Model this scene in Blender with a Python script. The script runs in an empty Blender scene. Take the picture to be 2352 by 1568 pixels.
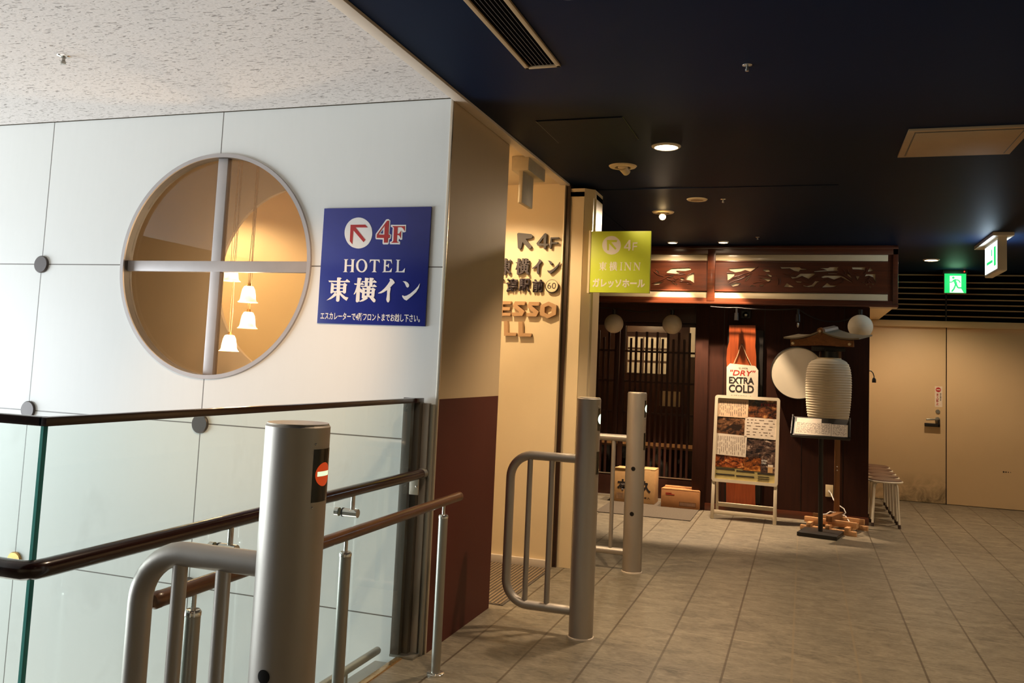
import bpy, bmesh, math, random
from mathutils import Matrix, Vector
random.seed(7)
SC = bpy.context.scene
COL = SC.collection
PI = math.pi

# ---------------------------------------------------------------- camera
cam_d = bpy.data.cameras.new('camera')
cam = bpy.data.objects.new('camera', cam_d); COL.objects.link(cam)
cam.matrix_world = Matrix(((0.94713, -0.014786, 0.320502, 0.0),
                           (0.317715, -0.095914, -0.943323, 0.0),
                           (0.044689, 0.99528, -0.086146, 1.40),
                           (0, 0, 0, 1)))
cam_d.sensor_fit = 'HORIZONTAL'; cam_d.sensor_width = 36.0
cam_d.lens = 36.0 * 1994.99 / 2352.0
cam_d.shift_y = -(784.0 - 664.98) / 2352.0
cam_d.clip_start = 0.05; cam_d.clip_end = 100
SC.camera = cam
# ---------------------------------------------------------------- view, world
SC.view_settings.view_transform = 'Standard'
SC.view_settings.look = 'None'
SC.view_settings.exposure = 0.0
SC.view_settings.gamma = 1.0
SC.view_settings.use_curve_mapping = False
W = bpy.data.worlds.new('world'); SC.world = W; W.use_nodes = True
W.node_tree.nodes['Background'].inputs[0].default_value = (1.0, 0.86, 0.68, 1)
W.node_tree.nodes['Background'].inputs[1].default_value = 0.03

def light(name, kind, loc, power, col, parent=None, **k):
    d = bpy.data.lights.new(name, kind); d.energy = power; d.color = col
    o = bpy.data.objects.new(name, d); COL.objects.link(o); o.location = loc
    for a, v in k.items():
        if a == 'aim':
            o.rotation_euler = (Vector(v) - Vector(loc)).to_track_quat('-Z', 'Y').to_euler()
        else:
            setattr(d, a, v)
    if parent:
        o.parent = parent
        if parent.parent is None: o.location = Vector(loc) - parent.location
    return o
WARM = (1.0, 0.745, 0.50)
# daylight from the glazed front of the escalator hall, far left
light('daylight', 'AREA', (-10.5, 0.9, 0.3), 1060, (0.84, 0.93, 1.0), shape='RECTANGLE', size=5.6, size_y=3.4, aim=(0, 0.9, 1.6))
# added fill light low in the escalator well, brightens the white ceiling
light('well_fill', 'AREA', (-4.6, 2.7, -2.9), 95, (1.0, .92, .84), shape='RECTANGLE', size=4.5, size_y=1.9, aim=(-4.6, 2.7, 3))

# ---------------------------------------------------------------- materials
def lin(c):
    def f(v):
        v /= 255.0
        return v / 12.92 if v <= 0.04045 else ((v + 0.055) / 1.055) ** 2.4
    return (f(c[0]), f(c[1]), f(c[2]), 1)
class NT:
    def __init__(s, name):
        s.m = bpy.data.materials.new(name); s.m.use_nodes = True
        s.t = s.m.node_tree; s.b = s.t.nodes['Principled BSDF']; s.out = s.t.nodes['Material Output']
    def n(s, typ, **k):
        x = s.t.nodes.new(typ)
        for a, v in k.items(): setattr(x, a, v)
        return x
    def l(s, a, b): s.t.links.new(a, b)
    def math(s, op, a, b=None, c=None):
        x = s.n('ShaderNodeMath', operation=op)
        for i, v in enumerate((a, b, c)):
            if v is None: continue
            if hasattr(v, 'is_output'): s.l(v, x.inputs[i])
            else: x.inputs[i].default_value = v
        return x.outputs[0]
    def mix(s, f, a, b):
        x = s.n('ShaderNodeMix', data_type='RGBA')
        for i, v in ((0, f), (6, a), (7, b)):
            if hasattr(v, 'is_output'): s.l(v, x.inputs[i])
            else: x.inputs[i].default_value = v
        return x.outputs[2]
    def pos(s):
        g = s.n('ShaderNodeNewGeometry'); x = s.n('ShaderNodeSeparateXYZ'); s.l(g.outputs['Position'], x.inputs[0])
        return g.outputs['Position'], x.outputs[0], x.outputs[1], x.outputs[2]
    def noise(s, vec, scale, detail=3, rough=.5, dist=0.0, mul=None):
        if mul:
            m = s.n('ShaderNodeVectorMath', operation='MULTIPLY'); s.l(vec, m.inputs[0]); m.inputs[1].default_value = mul; vec = m.outputs[0]
        x = s.n('ShaderNodeTexNoise'); s.l(vec, x.inputs['Vector'])
        x.inputs['Scale'].default_value = scale; x.inputs['Detail'].default_value = detail
        x.inputs['Roughness'].default_value = rough; x.inputs['Distortion'].default_value = dist
        return x.outputs['Fac']
    def ramp(s, f, a, b, lo=0.0, hi=1.0):
        x = s.n('ShaderNodeMapRange'); s.l(f, x.inputs[0])
        x.inputs[1].default_value = a; x.inputs[2].default_value = b; x.inputs[3].default_value = lo; x.inputs[4].default_value = hi
        return x.outputs[0]
    def col(s, v):
        if hasattr(v, 'is_output'): s.l(v, s.b.inputs['Base Color'])
        else: s.b.inputs['Base Color'].default_value = v
    def bump(s, h, strength=.2, dist=.002):
        x = s.n('ShaderNodeBump'); x.inputs['Strength'].default_value = strength; x.inputs['Distance'].default_value = dist
        s.l(h, x.inputs['Height']); s.l(x.outputs[0], s.b.inputs['Normal'])
def plain(name, c, rough=.5, metal=0.0, var=.08, scale=6.0, stretch=(1, 1, 1), spec=None, coat=0.0):
    N = NT(name); c = lin(c)
    p = N.pos()[0]
    f = N.noise(p, scale, 4, .6, mul=stretch)
    d = tuple(v * (1 - var * 1.6) for v in c[:3]) + (1,)
    e = tuple(min(1, v * (1 + var)) for v in c[:3]) + (1,)
    N.col(N.mix(N.ramp(f, .3, .7), d, e))
    N.b.inputs['Roughness'].default_value = rough; N.b.inputs['Metallic'].default_value = metal
    if spec is not None: N.b.inputs['Specular IOR Level'].default_value = spec
    if coat: N.b.inputs['Coat Weight'].default_value = coat; N.b.inputs['Coat Roughness'].default_value = .12
    return N.m
def wood(name, a, b, rough=.4, axis='x', scale=1.0, coat=0.0, spec=None):
    N = NT(name); p = N.pos()[0]
    st = {'x': (.6, 9, 9), 'y': (9, .6, 9), 'z': (9, 9, .6)}[axis]
    f = N.noise(p, 3.0 * scale, 6, .62, 1.2, mul=st); g = N.noise(p, 14.0 * scale, 3, .5, .3, mul=st)
    h = N.math('ADD', N.math('MULTIPLY', f, .7), N.math('MULTIPLY', g, .3))
    N.col(N.mix(N.ramp(h, .35, .66), lin(a), lin(b)))
    N.b.inputs['Roughness'].default_value = rough
    if coat: N.b.inputs['Coat Weight'].default_value = coat; N.b.inputs['Coat Roughness'].default_value = .15
    N.bump(g, .12, .001)
    if spec is not None: N.b.inputs['Specular IOR Level'].default_value = spec
    return N.m
def emis(name, c, strength):
    N = NT(name); N.b.inputs['Base Color'].default_value = (0.02, 0.02, 0.02, 1)
    N.b.inputs['Emission Color'].default_value = lin(c); N.b.inputs['Emission Strength'].default_value = strength
    return N.m
M = {}
def glass(name, tint, ior=1.5, rough=0.0, smudge=0.0):
    N = NT(name); t = N.t
    tr = N.n('ShaderNodeBsdfTransparent'); tr.inputs[0].default_value = tint
    gl = N.n('ShaderNodeBsdfGlossy'); gl.inputs['Roughness'].default_value = rough
    fr = N.n('ShaderNodeFresnel'); fr.inputs[0].default_value = ior
    ge = N.n('ShaderNodeNewGeometry')
    mx = N.n('ShaderNodeMixShader'); N.l(N.math('MULTIPLY', fr.outputs[0], N.math('SUBTRACT', 1.0, ge.outputs['Backfacing'])), mx.inputs[0]); N.l(tr.outputs[0], mx.inputs[1]); N.l(gl.outputs[0], mx.inputs[2])
    p = N.pos()[0]   # faint hand smudges on the clear glass
    sm = N.math('MULTIPLY', N.ramp(N.noise(p, 5.5, 5, .6, .4, mul=(1, 1, .6)), .56, .74), smudge)
    df = N.n('ShaderNodeBsdfDiffuse'); df.inputs[0].default_value = (.85, .87, .85, 1); m2 = N.n('ShaderNodeMixShader')
    N.l(sm, m2.inputs[0]); N.l(mx.outputs[0], m2.inputs[1]); N.l(df.outputs[0], m2.inputs[2])
    N.l(m2.outputs[0], N.out.inputs[0]); t.nodes.remove(N.b)
    return N.m
M['glass'] = glass('clear_glass', (.91, .95, .925, 1), 1.5, 0.0, .05)
M['pane'] = glass('window_glass', (.93, .90, .86, 1), 1.55)
def m_edge():
    N = NT('glass_edge'); a = N.n('ShaderNodeBsdfTranslucent'); a.inputs[0].default_value = (.05, .17, .145, 1)
    d = N.n('ShaderNodeMixShader'); d.inputs[0].default_value = .45; N.b.inputs['Base Color'].default_value = (.035, .12, .105, 1); N.b.inputs['Roughness'].default_value = .12
    N.l(a.outputs[0], d.inputs[1]); N.l(N.b.outputs[0], d.inputs[2]); N.l(d.outputs[0], N.out.inputs[0]); return N.m
M['edge_glass'] = m_edge()

def m_panel():
    N = NT('white_wall_panel'); p, x, y, z = N.pos()
    f = N.noise(p, 1.3, 3); base = N.mix(f, lin((226, 226, 220)), lin((232, 232, 227)))
    g = N.noise(p, 40, 2, mul=(1, 1, .1)); base = N.mix(N.ramp(g, .3, .7, 0, .08), base, lin((216, 216, 210)))
    dx = N.math('ABSOLUTE', N.math('SUBTRACT', N.math('FRACT', N.math('ADD', N.math('DIVIDE', N.math('ADD', x, 3.0905), 1.2125), 20.5)), .5))
    dz = N.math('ABSOLUTE', N.math('SUBTRACT', N.math('FRACT', N.math('ADD', N.math('DIVIDE', N.math('SUBTRACT', z, 1.870), .8605), 20.5)), .5))
    lx = N.math('LESS_THAN', dx, .0031 / 1.2125); lz = N.math('LESS_THAN', dz, .0031 / .8605)
    lx = N.math('MULTIPLY', lx, N.math('LESS_THAN', x, -2.2)); lz = N.math('MULTIPLY', lz, N.math('LESS_THAN', z, 2.5))
    ln = N.math('MAXIMUM', lx, lz)
    N.col(N.mix(ln, base, lin((112, 106, 98))))
    N.b.inputs['Roughness'].default_value = .42
    N.bump(N.math('SUBTRACT', 1.0, ln), .5, .003)
    return N.m
M['panel'] = m_panel()
def m_rockwool():
    N = NT('speckled_ceiling_board'); p, x, y, z = N.pos()
    # a warped, stretched noise gives short worm-like fissures
    w = N.n('ShaderNodeTexNoise'); N.l(p, w.inputs['Vector']); w.inputs['Scale'].default_value = 9
    s_ = N.n('ShaderNodeVectorMath', operation='MULTIPLY_ADD'); N.l(w.outputs['Color'], s_.inputs[0]); s_.inputs[1].default_value = (.06, .06, 0); N.l(p, s_.inputs[2])
    a = N.noise(s_.outputs[0], 10.5, 2, .5, .25, mul=(2.4, 8.5, 1)); b = N.noise(s_.outputs[0], 16, 2, .5, .2, mul=(2.2, 7, 1))
    fis = N.math('MAXIMUM', N.ramp(a, .63, .67), N.math('MULTIPLY', N.ramp(b, .64, .68), .8))
    c = N.noise(p, 90, 2); base = N.mix(N.ramp(c, .3, .7), lin((205, 198, 192)), lin((222, 216, 210)))
    N.col(N.mix(N.math('MULTIPLY', fis, .7), base, lin((112, 104, 98))))
    N.b.inputs['Roughness'].default_value = .9
    N.bump(N.math('SUBTRACT', 1.0, fis), .5, .003)
    return N.m
M['rockwool'] = m_rockwool()
def m_navy():
    N = NT('navy_ceiling_paint'); p = N.pos()[0]
    f = N.noise(p, 2.2, 4); N.col(N.mix(f, (.0036, .0098, .0270, 1), (.0046, .0114, .031, 1)))
    N.b.inputs['Roughness'].default_value = .55; N.b.inputs['Specular IOR Level'].default_value = .05
    return N.m
M['navy'] = m_navy()
def m_column():
    N = NT('two_tone_column'); p, x, y, z = N.pos()
    f = N.noise(p, 5, 4, mul=(1, 1, .12)); up = N.mix(f, lin((190, 166, 130)), lin((200, 176, 140)))
    dn = N.mix(f, lin((74, 30, 20)), lin((82, 34, 23)))
    N.col(N.mix(N.math('LESS_THAN', z, 1.2155), up, dn)); N.b.inputs['Roughness'].default_value = .55; N.b.inputs['Specular IOR Level'].default_value = .25
    return N.m
M['column'] = m_column()
M['beige'] = plain('beige_wall_panel', (222, 200, 160), .42, var=.03, scale=2)
M['beige_ceiling'] = plain('beige_ceiling_board', (210, 192, 160), .7, var=.03)
M['trimwhite'] = plain('cream_trim', (208, 194, 176), .5, var=.04)
def m_floor():
    N = NT('slate_floor_tile'); p, x, y, z = N.pos()
    u = N.math('ADD', N.math('DIVIDE', N.math('ADD', x, .037), .3077), 40.0)
    cu = N.math('FLOOR', u)
    off = N.math('MULTIPLY', N.math('MODULO', cu, 2.0), .0)
    v = N.math('ADD', N.math('ADD', N.math('DIVIDE', N.math('SUBTRACT', y, 4.29), .617), 40.0), off)
    cv = N.math('FLOOR', v)
    du = N.math('ABSOLUTE', N.math('SUBTRACT', N.math('FRACT', N.math('ADD', u, .5)), .5))
    dv = N.math('ABSOLUTE', N.math('SUBTRACT', N.math('FRACT', N.math('ADD', v, .5)), .5))
    gu = N.math('LESS_THAN', du, .0055 / .3077); gv = N.math('LESS_THAN', dv, .0026 / .617)
    cm = N.n('ShaderNodeCombineXYZ'); N.l(cu, cm.inputs[0]); N.l(cv, cm.inputs[1])
    wn = N.n('ShaderNodeTexWhiteNoise', noise_dimensions='2D'); N.l(cm.outputs[0], wn.inputs['Vector'])
    a = N.noise(p, 5.5, 7, .68, .8, mul=(1, 1.9, 1)); b = N.noise(p, 26, 5, .6, 1.0, mul=(1, 2.4, 1)); c = N.noise(p, 1.1, 2)
    h = N.math('ADD', N.math('MULTIPLY', a, .6), N.math('MULTIPLY', b, .4))
    base = N.mix(N.ramp(h, .34, .68), lin((74, 67, 56)), lin((150, 139, 119)))
    base = N.mix(N.math('MULTIPLY', wn.outputs[0], .25), base, lin((112, 106, 92)))
    base = N.mix(N.ramp(c, .35, .7, 0, .25), base, lin((120, 110, 92)))
    base = N.mix(N.math('MULTIPLY', gv, .5), base, lin((172, 160, 138)))
    pale = N.math('LESS_THAN', N.math('ABSOLUTE', N.math('SUBTRACT', N.math('FLOOR', N.math('ADD', u, .5)), 40.5)), .7)
    base = N.mix(N.math('MULTIPLY', gu, .85), base, N.mix(pale, lin((70, 58, 42)), lin((128, 114, 92))))
    N.col(base); N.l(N.ramp(h, .3, .7, .52, .36), N.b.inputs['Roughness'])
    hh = N.math('SUBTRACT', h, N.math('MULTIPLY', N.math('MAXIMUM', gu, gv), .35))
    N.bump(hh, .35, .004)
    return N.m
M['floor'] = m_floor()
def m_backdoor():
    N = NT('cream_back_wall'); p, x, y, z = N.pos()
    f = N.noise(p, 3, 3); base = N.mix(f, lin((206, 178, 136)), lin((214, 186, 144)))
    d = N.noise(p, 7, 6, .7, .6)
    near = N.math('MULTIPLY', N.ramp(z, .0, .36, 1, 0), N.math('MULTIPLY', N.ramp(x, .55, 1.5, .35, 1), N.math('LESS_THAN', x, 1.6)))
    st = N.math('MULTIPLY', near, N.ramp(d, .38, .6)); N.col(N.mix(N.math('MULTIPLY', st, 1.0), base, lin((96, 84, 60))))
    N.b.inputs['Roughness'].default_value = .5
    return N.m
M['backwall'] = m_backdoor()
def m_steel(name, c, rough, stretch):
    N = NT(name); p = N.pos()[0]
    f = N.noise(p, 30, 4, .6, mul=stretch); c = lin(c)
    N.col(N.mix(f, tuple(v * .93 for v in c[:3]) + (1,), c)); N.b.inputs['Metallic'].default_value = .85
    N.l(N.ramp(f, .3, .7, rough - .05, rough + .06), N.b.inputs['Roughness'])
    return N.m
M['barrier'] = m_steel('grey_metallic_paint', (186, 178, 168), .48, (1, 1, .2))
M['steel'] = m_steel('brushed_steel', (172, 168, 158), .34, (1, 1, .05))
M['chrome'] = m_steel('polished_chrome', (226, 222, 214), .12, (1, 1, 1))
M['alu'] = m_steel('satin_aluminium', (222, 210, 190), .35, (1, 1, .3))
M['ringinner'] = plain('brown_grey_window_reveal', (72, 63, 54), .5, var=.03)
M['innerwall'] = plain('taupe_inner_wall', (176, 158, 134), .6, var=.03, scale=2)
M['framealu'] = plain('pale_aluminium_frame', (232, 218, 192), .35, .15, .03)
M['ringsilver'] = plain('silver_window_frame', (176, 168, 164), .45, .25, .04)
M['brass'] = m_steel('brass_strip', (214, 168, 104), .25, (1, 1, 1))
M['darkwood'] = wood('dark_stained_wood', (30, 13, 9), (54, 26, 19), .22, 'y', coat=.5)
M['brownwood'] = wood('brown_varnished_wood', (72, 44, 24), (112, 72, 40), .33, 'y', coat=.3)
M['redwood'] = wood('red_lacquered_wood', (64, 31, 17), (94, 46, 24), .28, 'x', .6, coat=.35)
M['void'] = plain('dark_recess', (14, 12, 11), .95, var=.05, spec=0.0)
M['board'] = wood('dark_brown_boards', (42, 20, 11), (56, 27, 15), .62, 'z', .8, spec=.18)
M['lattice'] = wood('dark_lattice_wood', (44, 19, 11), (60, 27, 16), .45, 'z')
M['pinewood'] = wood('pale_pine_timber', (176, 128, 86), (206, 160, 112), .5, 'x')
M['postwood'] = wood('brown_pine_post', (108, 70, 36), (142, 96, 54), .5, 'z')
M['plank'] = wood('orange_plank_wood', (124, 52, 20), (158, 74, 30), .4, 'z', .7)
M['roofwood'] = wood('roof_brown_wood', (104, 62, 28), (138, 88, 44), .5, 'x')
M['blackm'] = plain('black_matt_metal', (26, 22, 19), .45, var=.1)
M['blackp'] = plain('black_plastic', (18, 16, 15), .35, var=.1)
M['blackgloss'] = plain('black_gloss', (9, 9, 9), .12, var=.1)
M['dot'] = plain('dark_bronze_cap', (78, 70, 66), .4, .3, .05)
M['offwhite'] = plain('off_white_plastic', (222, 212, 192), .4, var=.03)
M['cream'] = plain('cream_plastic', (226, 206, 166), .4, var=.03)
M['striplight'] = plain('cream_acrylic_strip', (214, 196, 160), .22, var=.03, coat=.3)
M['paper'] = plain('white_paper', (226, 210, 190), .7, var=.05, scale=20)
M['pinkpaper'] = plain('pink_paper', (232, 196, 160), .6, var=.05, scale=20)
N_ = NT('thin_white_paper'); N_.b.inputs['Base Color'].default_value = lin((226, 210, 190)); a_ = N_.n('ShaderNodeBsdfTranslucent'); a_.inputs[0].default_value = lin((226, 206, 176)); x_ = N_.n('ShaderNodeMixShader'); x_.inputs[0].default_value = .5
N_.l(N_.b.outputs[0], x_.inputs[1]); N_.l(a_.outputs[0], x_.inputs[2]); N_.l(x_.outputs[0], N_.out.inputs[0]); M['thinpaper'] = N_.m
M['ink'] = plain('black_ink', (34, 26, 24), .6, var=.1)
M['greyink'] = plain('grey_ink', (128, 108, 96), .6, var=.1)
M['redink'] = plain('red_ink', (176, 42, 34), .5, var=.05)
M['blue'] = plain('blue_sign_face', (34, 44, 128), .25, var=.05, coat=.3)
M['white'] = plain('white_lettering', (236, 232, 226), .5, var=.02)
M['red'] = plain('red_lettering', (176, 34, 28), .5, var=.04)
M['green'] = plain('lime_sign_face', (204, 222, 66), .35, var=.03, coat=.2)
M['letterdark'] = plain('dark_brown_lettering', (40, 27, 19), .45, var=.05)
M['letterblue'] = plain('slate_blue_lettering', (60, 50, 54), .45, var=.08)
M['lettertan'] = plain('tan_lettering', (178, 138, 96), .45, var=.03)
M['card'] = plain('cardboard', (200, 158, 106), .75, var=.06, scale=14)
M['card2'] = plain('brown_cardboard', (178, 124, 76), .75, var=.06, scale=14)
M['ribs'] = plain('worn_metal_ribs', (132, 112, 86), .5, var=.1)
M['doormat'] = plain('grey_doormat', (92, 82, 70), .95, var=.3, scale=140)
M['seatvinyl'] = plain('brown_vinyl', (92, 66, 52), .45, var=.06)
M['rubber'] = plain('brown_rubber', (58, 40, 30), .7, var=.1)
M['rope'] = plain('cotton_rope', (206, 176, 136), .8, var=.1, scale=80)
M['hangsign'] = plain('grey_plastic_sign', (176, 164, 140), .65, var=.08, scale=8)
M['roofmetal'] = plain('grey_roof_sheet', (132, 120, 98), .5, var=.08)
M['channel'] = m_steel('dull_bronze_channel', (112, 105, 96), .4, (1, 1, .1))
M['ventslat'] = plain('dull_vent_slat', (92, 86, 80), .5, var=.05)
M['acpanel'] = plain('cream_return_air_panel', (170, 142, 104), .6, var=.03)
M['lens'] = emis('lamp_lens', (255, 226, 180), 14)
M['lens_dim'] = emis('lamp_lens_soft', (255, 214, 160), 5)
M['bulb'] = emis('lamp_bulb', (255, 214, 150), 30)
M['greenlit'] = emis('exit_green', (30, 215, 110), 1.25)
M['whitelit'] = emis('exit_white', (235, 255, 225), 1.5)
M['whitelit2'] = emis('exit_white_panel', (240, 252, 255), 2.4)
M['redlit'] = emis('red_led', (255, 40, 25), 3)
M['noentry'] = emis('no_entry_red', (205, 66, 22), .75)
M['noentrybar'] = emis('no_entry_bar', (235, 255, 205), 1.05)
def m_lantern():
    N = NT('lantern_paper'); p, x, y, z = N.pos()
    f = N.noise(p, 9, 3); N.col(N.mix(f, lin((214, 200, 172)), lin((228, 214, 188)))); N.b.inputs['Roughness'].default_value = .75
    return N.m
M['lanternpaper'] = m_lantern()
def m_photo(name, dark, mid, hot, scale, seed):
    N = NT(name); p = N.pos()[0]
    a = N.n('ShaderNodeVectorMath', operation='ADD'); N.l(p, a.inputs[0]); a.inputs[1].default_value = (seed, seed * 2, seed * .7)
    f = N.noise(a.outputs[0], scale, 4, .6, 1.5, mul=(1, 1, 1.8)); g = N.noise(a.outputs[0], scale * 3.2, 4, .6, 1)
    h = N.math('ADD', N.math('MULTIPLY', f, .65), N.math('MULTIPLY', g, .35))
    c = N.mix(N.ramp(h, .43, .55), lin(dark), lin(mid)); N.col(N.mix(N.ramp(h, .56, .66), c, lin(hot)))
    N.b.inputs['Roughness'].default_value = .25
    return N.m
M['photo_a'] = m_photo('poster_photo_grill', (40, 22, 14), (120, 66, 34), (232, 170, 104), 7, 1.3)
M['photo_b'] = m_photo('poster_photo_skewer', (44, 28, 20), (126, 84, 54), (226, 190, 150), 6, 4.1)
M['photo_c'] = m_photo('poster_photo_people', (34, 26, 26), (96, 72, 60), (214, 190, 168), 9, 7.7)
M['photo_d'] = m_photo('poster_photo_dish', (52, 24, 14), (170, 84, 36), (240, 190, 120), 10, 2.9)
M['photo_e'] = m_photo('poster_photo_drink', (38, 22, 16), (150, 80, 30), (222, 150, 70), 9, 9.2)
M['poster'] = plain('poster_olive_paper', (176, 160, 104), .3, var=.05, scale=10)

# ---------------------------------------------------------------- mesh tools
class MB:
    def __init__(s): s.bm = bmesh.new()
    def _add(s, bm):
        me = bpy.data.meshes.new('tmp'); bm.to_mesh(me); bm.free(); s.bm.from_mesh(me); bpy.data.meshes.remove(me); return s
    def box(s, x0, x1, y0, y1, z0, z1, bev=0.0, seg=2, mat=None):
        b = bmesh.new(); bmesh.ops.create_cube(b, size=1)
        bmesh.ops.scale(b, vec=(abs(x1 - x0), abs(y1 - y0), abs(z1 - z0)), verts=b.verts)
        if bev: bmesh.ops.bevel(b, geom=b.edges[:], offset=bev, segments=seg, profile=.6, affect='EDGES')
        if mat: bmesh.ops.transform(b, matrix=mat, verts=b.verts)
        bmesh.ops.translate(b, vec=((x0 + x1) / 2, (y0 + y1) / 2, (z0 + z1) / 2), verts=b.verts)
        return s._add(b)
    def rod(s, p0, p1, r, r1=None, seg=20, caps=True):
        p0, p1 = Vector(p0), Vector(p1); d = p1 - p0
        b = bmesh.new(); bmesh.ops.create_cone(b, cap_ends=caps, segments=seg, radius1=r, radius2=r if r1 is None else r1, depth=d.length)
        bmesh.ops.transform(b, matrix=Matrix.Translation((p0 + p1) / 2) @ d.to_track_quat('Z', 'Y').to_matrix().to_4x4(), verts=b.verts)
        return s._add(b)
    def ball(s, c, r, seg=24, sc=(1, 1, 1)):
        b = bmesh.new(); bmesh.ops.create_uvsphere(b, u_segments=seg, v_segments=seg // 2, radius=r)
        bmesh.ops.scale(b, vec=sc, verts=b.verts); bmesh.ops.translate(b, vec=c, verts=b.verts)
        return s._add(b)
    def tube(s, pts, r, seg=14, caps=True):
        pts = [Vector(p) for p in pts]; b = bmesh.new(); rings = []
        t0 = (pts[1] - pts[0]).normalized()
        n = Vector((0, 0, 1)) if abs(t0.z) < .9 else Vector((1, 0, 0)); n = (n - t0 * n.dot(t0)).normalized()
        for i, p in enumerate(pts):
            if i == 0: t = t0
            elif i == len(pts) - 1: t = (p - pts[i - 1]).normalized()
            else: t = ((p - pts[i - 1]).normalized() + (pts[i + 1] - p).normalized()).normalized()
            n = (n - t * n.dot(t)).normalized(); bn = t.cross(n)
            rings.append([b.verts.new(p + (n * math.cos(a) + bn * math.sin(a)) * r) for a in (2 * PI * k / seg for k in range(seg))])
        for q, w in zip(rings, rings[1:]):
            for k in range(seg): b.faces.new((q[k], q[(k + 1) % seg], w[(k + 1) % seg], w[k]))
        if caps: b.faces.new(rings[0][::-1]); b.faces.new(rings[-1])
        bmesh.ops.recalc_face_normals(b, faces=b.faces)
        return s._add(b)
    def lathe(s, prof, c=(0, 0, 0), seg=32, axis='z', ripple=None):
        b = bmesh.new(); rings = []
        for r, z in prof:
            ring = []
            for k in range(seg):
                a = 2 * PI * k / seg; rr = r * (1 + (ripple(a, z) if ripple else 0))
                v = (rr * math.cos(a), rr * math.sin(a), z)
                if axis == 'y': v = (v[0], z, v[1])
                if axis == 'x': v = (z, v[0], v[1])
                ring.append(b.verts.new((v[0] + c[0], v[1] + c[1], v[2] + c[2])))
            rings.append(ring)
        for q, w in zip(rings, rings[1:]):
            for k in range(seg): b.faces.new((q[k], q[(k + 1) % seg], w[(k + 1) % seg], w[k]))
        bmesh.ops.remove_doubles(b, verts=b.verts, dist=1e-6)
        bmesh.ops.recalc_face_normals(b, faces=b.faces)
        return s._add(b)
    def prism(s, pts, a0, a1, plane='xz'):
        # a closed outline given in two coordinates, pushed along the third from a0 to a1
        b = bmesh.new()
        def v(p, a): return {'xz': (p[0], a, p[1]), 'xy': (p[0], p[1], a), 'yz': (a, p[0], p[1])}[plane]
        A = [b.verts.new(v(p, a0)) for p in pts]; B = [b.verts.new(v(p, a1)) for p in pts]
        b.faces.new(A); b.faces.new(B[::-1]); n = len(pts)
        for k in range(n): b.faces.new((A[k], A[(k + 1) % n], B[(k + 1) % n], B[k]))
        bmesh.ops.recalc_face_normals(b, faces=b.faces)
        return s._add(b)
    def sheet(s, loops, y0, y1):
        # outline(s) with holes in the XZ plane, between y0 (front) and y1
        c = bpy.data.curves.new('tmp', 'CURVE'); c.dimensions = '2D'; c.fill_mode = 'BOTH'; c.extrude = abs(y1 - y0) / 2
        for L in loops:
            sp = c.splines.new('POLY'); sp.points.add(len(L) - 1); sp.use_cyclic_u = True
            for q, p in zip(sp.points, L): q.co = (p[0], p[1], 0, 1)
        return s._curve(c, (y0 + y1) / 2)
    def _curve(s, c, ymid, sx=1, sz=1, ox=0, oz=0):
        o = bpy.data.objects.new('tmp', c); COL.objects.link(o); dg = bpy.context.evaluated_depsgraph_get()
        me = bpy.data.meshes.new_from_object(o.evaluated_get(dg)); bpy.data.objects.remove(o); bpy.data.curves.remove(c)
        for v in me.vertices: v.co = (v.co.x * sx + ox, ymid - v.co.z, v.co.y * sz + oz)
        s.bm.from_mesh(me); bpy.data.meshes.remove(me); return s
    def text(s, txt, bx, y, depth=.0015, bold=0.0, line=1.0, align='LEFT'):
        # lettering fitted into the rectangle bx = (x0, z0, x1, z1) standing at y, facing -Y
        c = bpy.data.curves.new('tmp', 'FONT'); c.body = txt; c.size = 1; c.offset = bold; c.space_line = line; c.align_x = align; c.resolution_u = 3
        o = bpy.data.objects.new('tmp', c); COL.objects.link(o); dg = bpy.context.evaluated_depsgraph_get()
        me = bpy.data.meshes.new_from_object(o.evaluated_get(dg)); bpy.data.objects.remove(o); bpy.data.curves.remove(c)
        xs = [v.co.x for v in me.vertices]; zs = [v.co.y for v in me.vertices]
        a, b, e, f = min(xs), max(xs), min(zs), max(zs)
        kx = (bx[2] - bx[0]) / (b - a); kz = (bx[3] - bx[1]) / max(f - e, 1e-6)
        q = bmesh.new(); q.from_mesh(me); bpy.data.meshes.remove(me)
        for v in q.verts: v.co = (bx[0] + (v.co.x - a) * kx, y - depth, bx[1] + (v.co.y - e) * kz)
        if depth > .004:
            g = bmesh.ops.extrude_face_region(q, geom=q.faces[:])
            bmesh.ops.translate(q, vec=(0, depth, 0), verts=[v for v in g['geom'] if isinstance(v, bmesh.types.BMVert)])
        bmesh.ops.recalc_face_normals(q, faces=q.faces)
        return s._add(q)
    def glyph(s, polys, y, depth, bx=None, src=None):
        # brush strokes, each a prism; bx rescales them from the rectangle src
        for i, P in enumerate(polys):
            e = i * depth * .04   # strokes sit a hair apart so that crossings stay clean
            if bx:
                P = [(bx[0] + (p[0] - src[0]) / (src[2] - src[0]) * (bx[2] - bx[0]), bx[1] + (p[1] - src[1]) / (src[3] - src[1]) * (bx[3] - bx[1])) for p in P]
            s.prism(P, y - depth - e, y)
        return s
    def move(s, m):
        bmesh.ops.transform(s.bm, matrix=m, verts=s.bm.verts); return s
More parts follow.
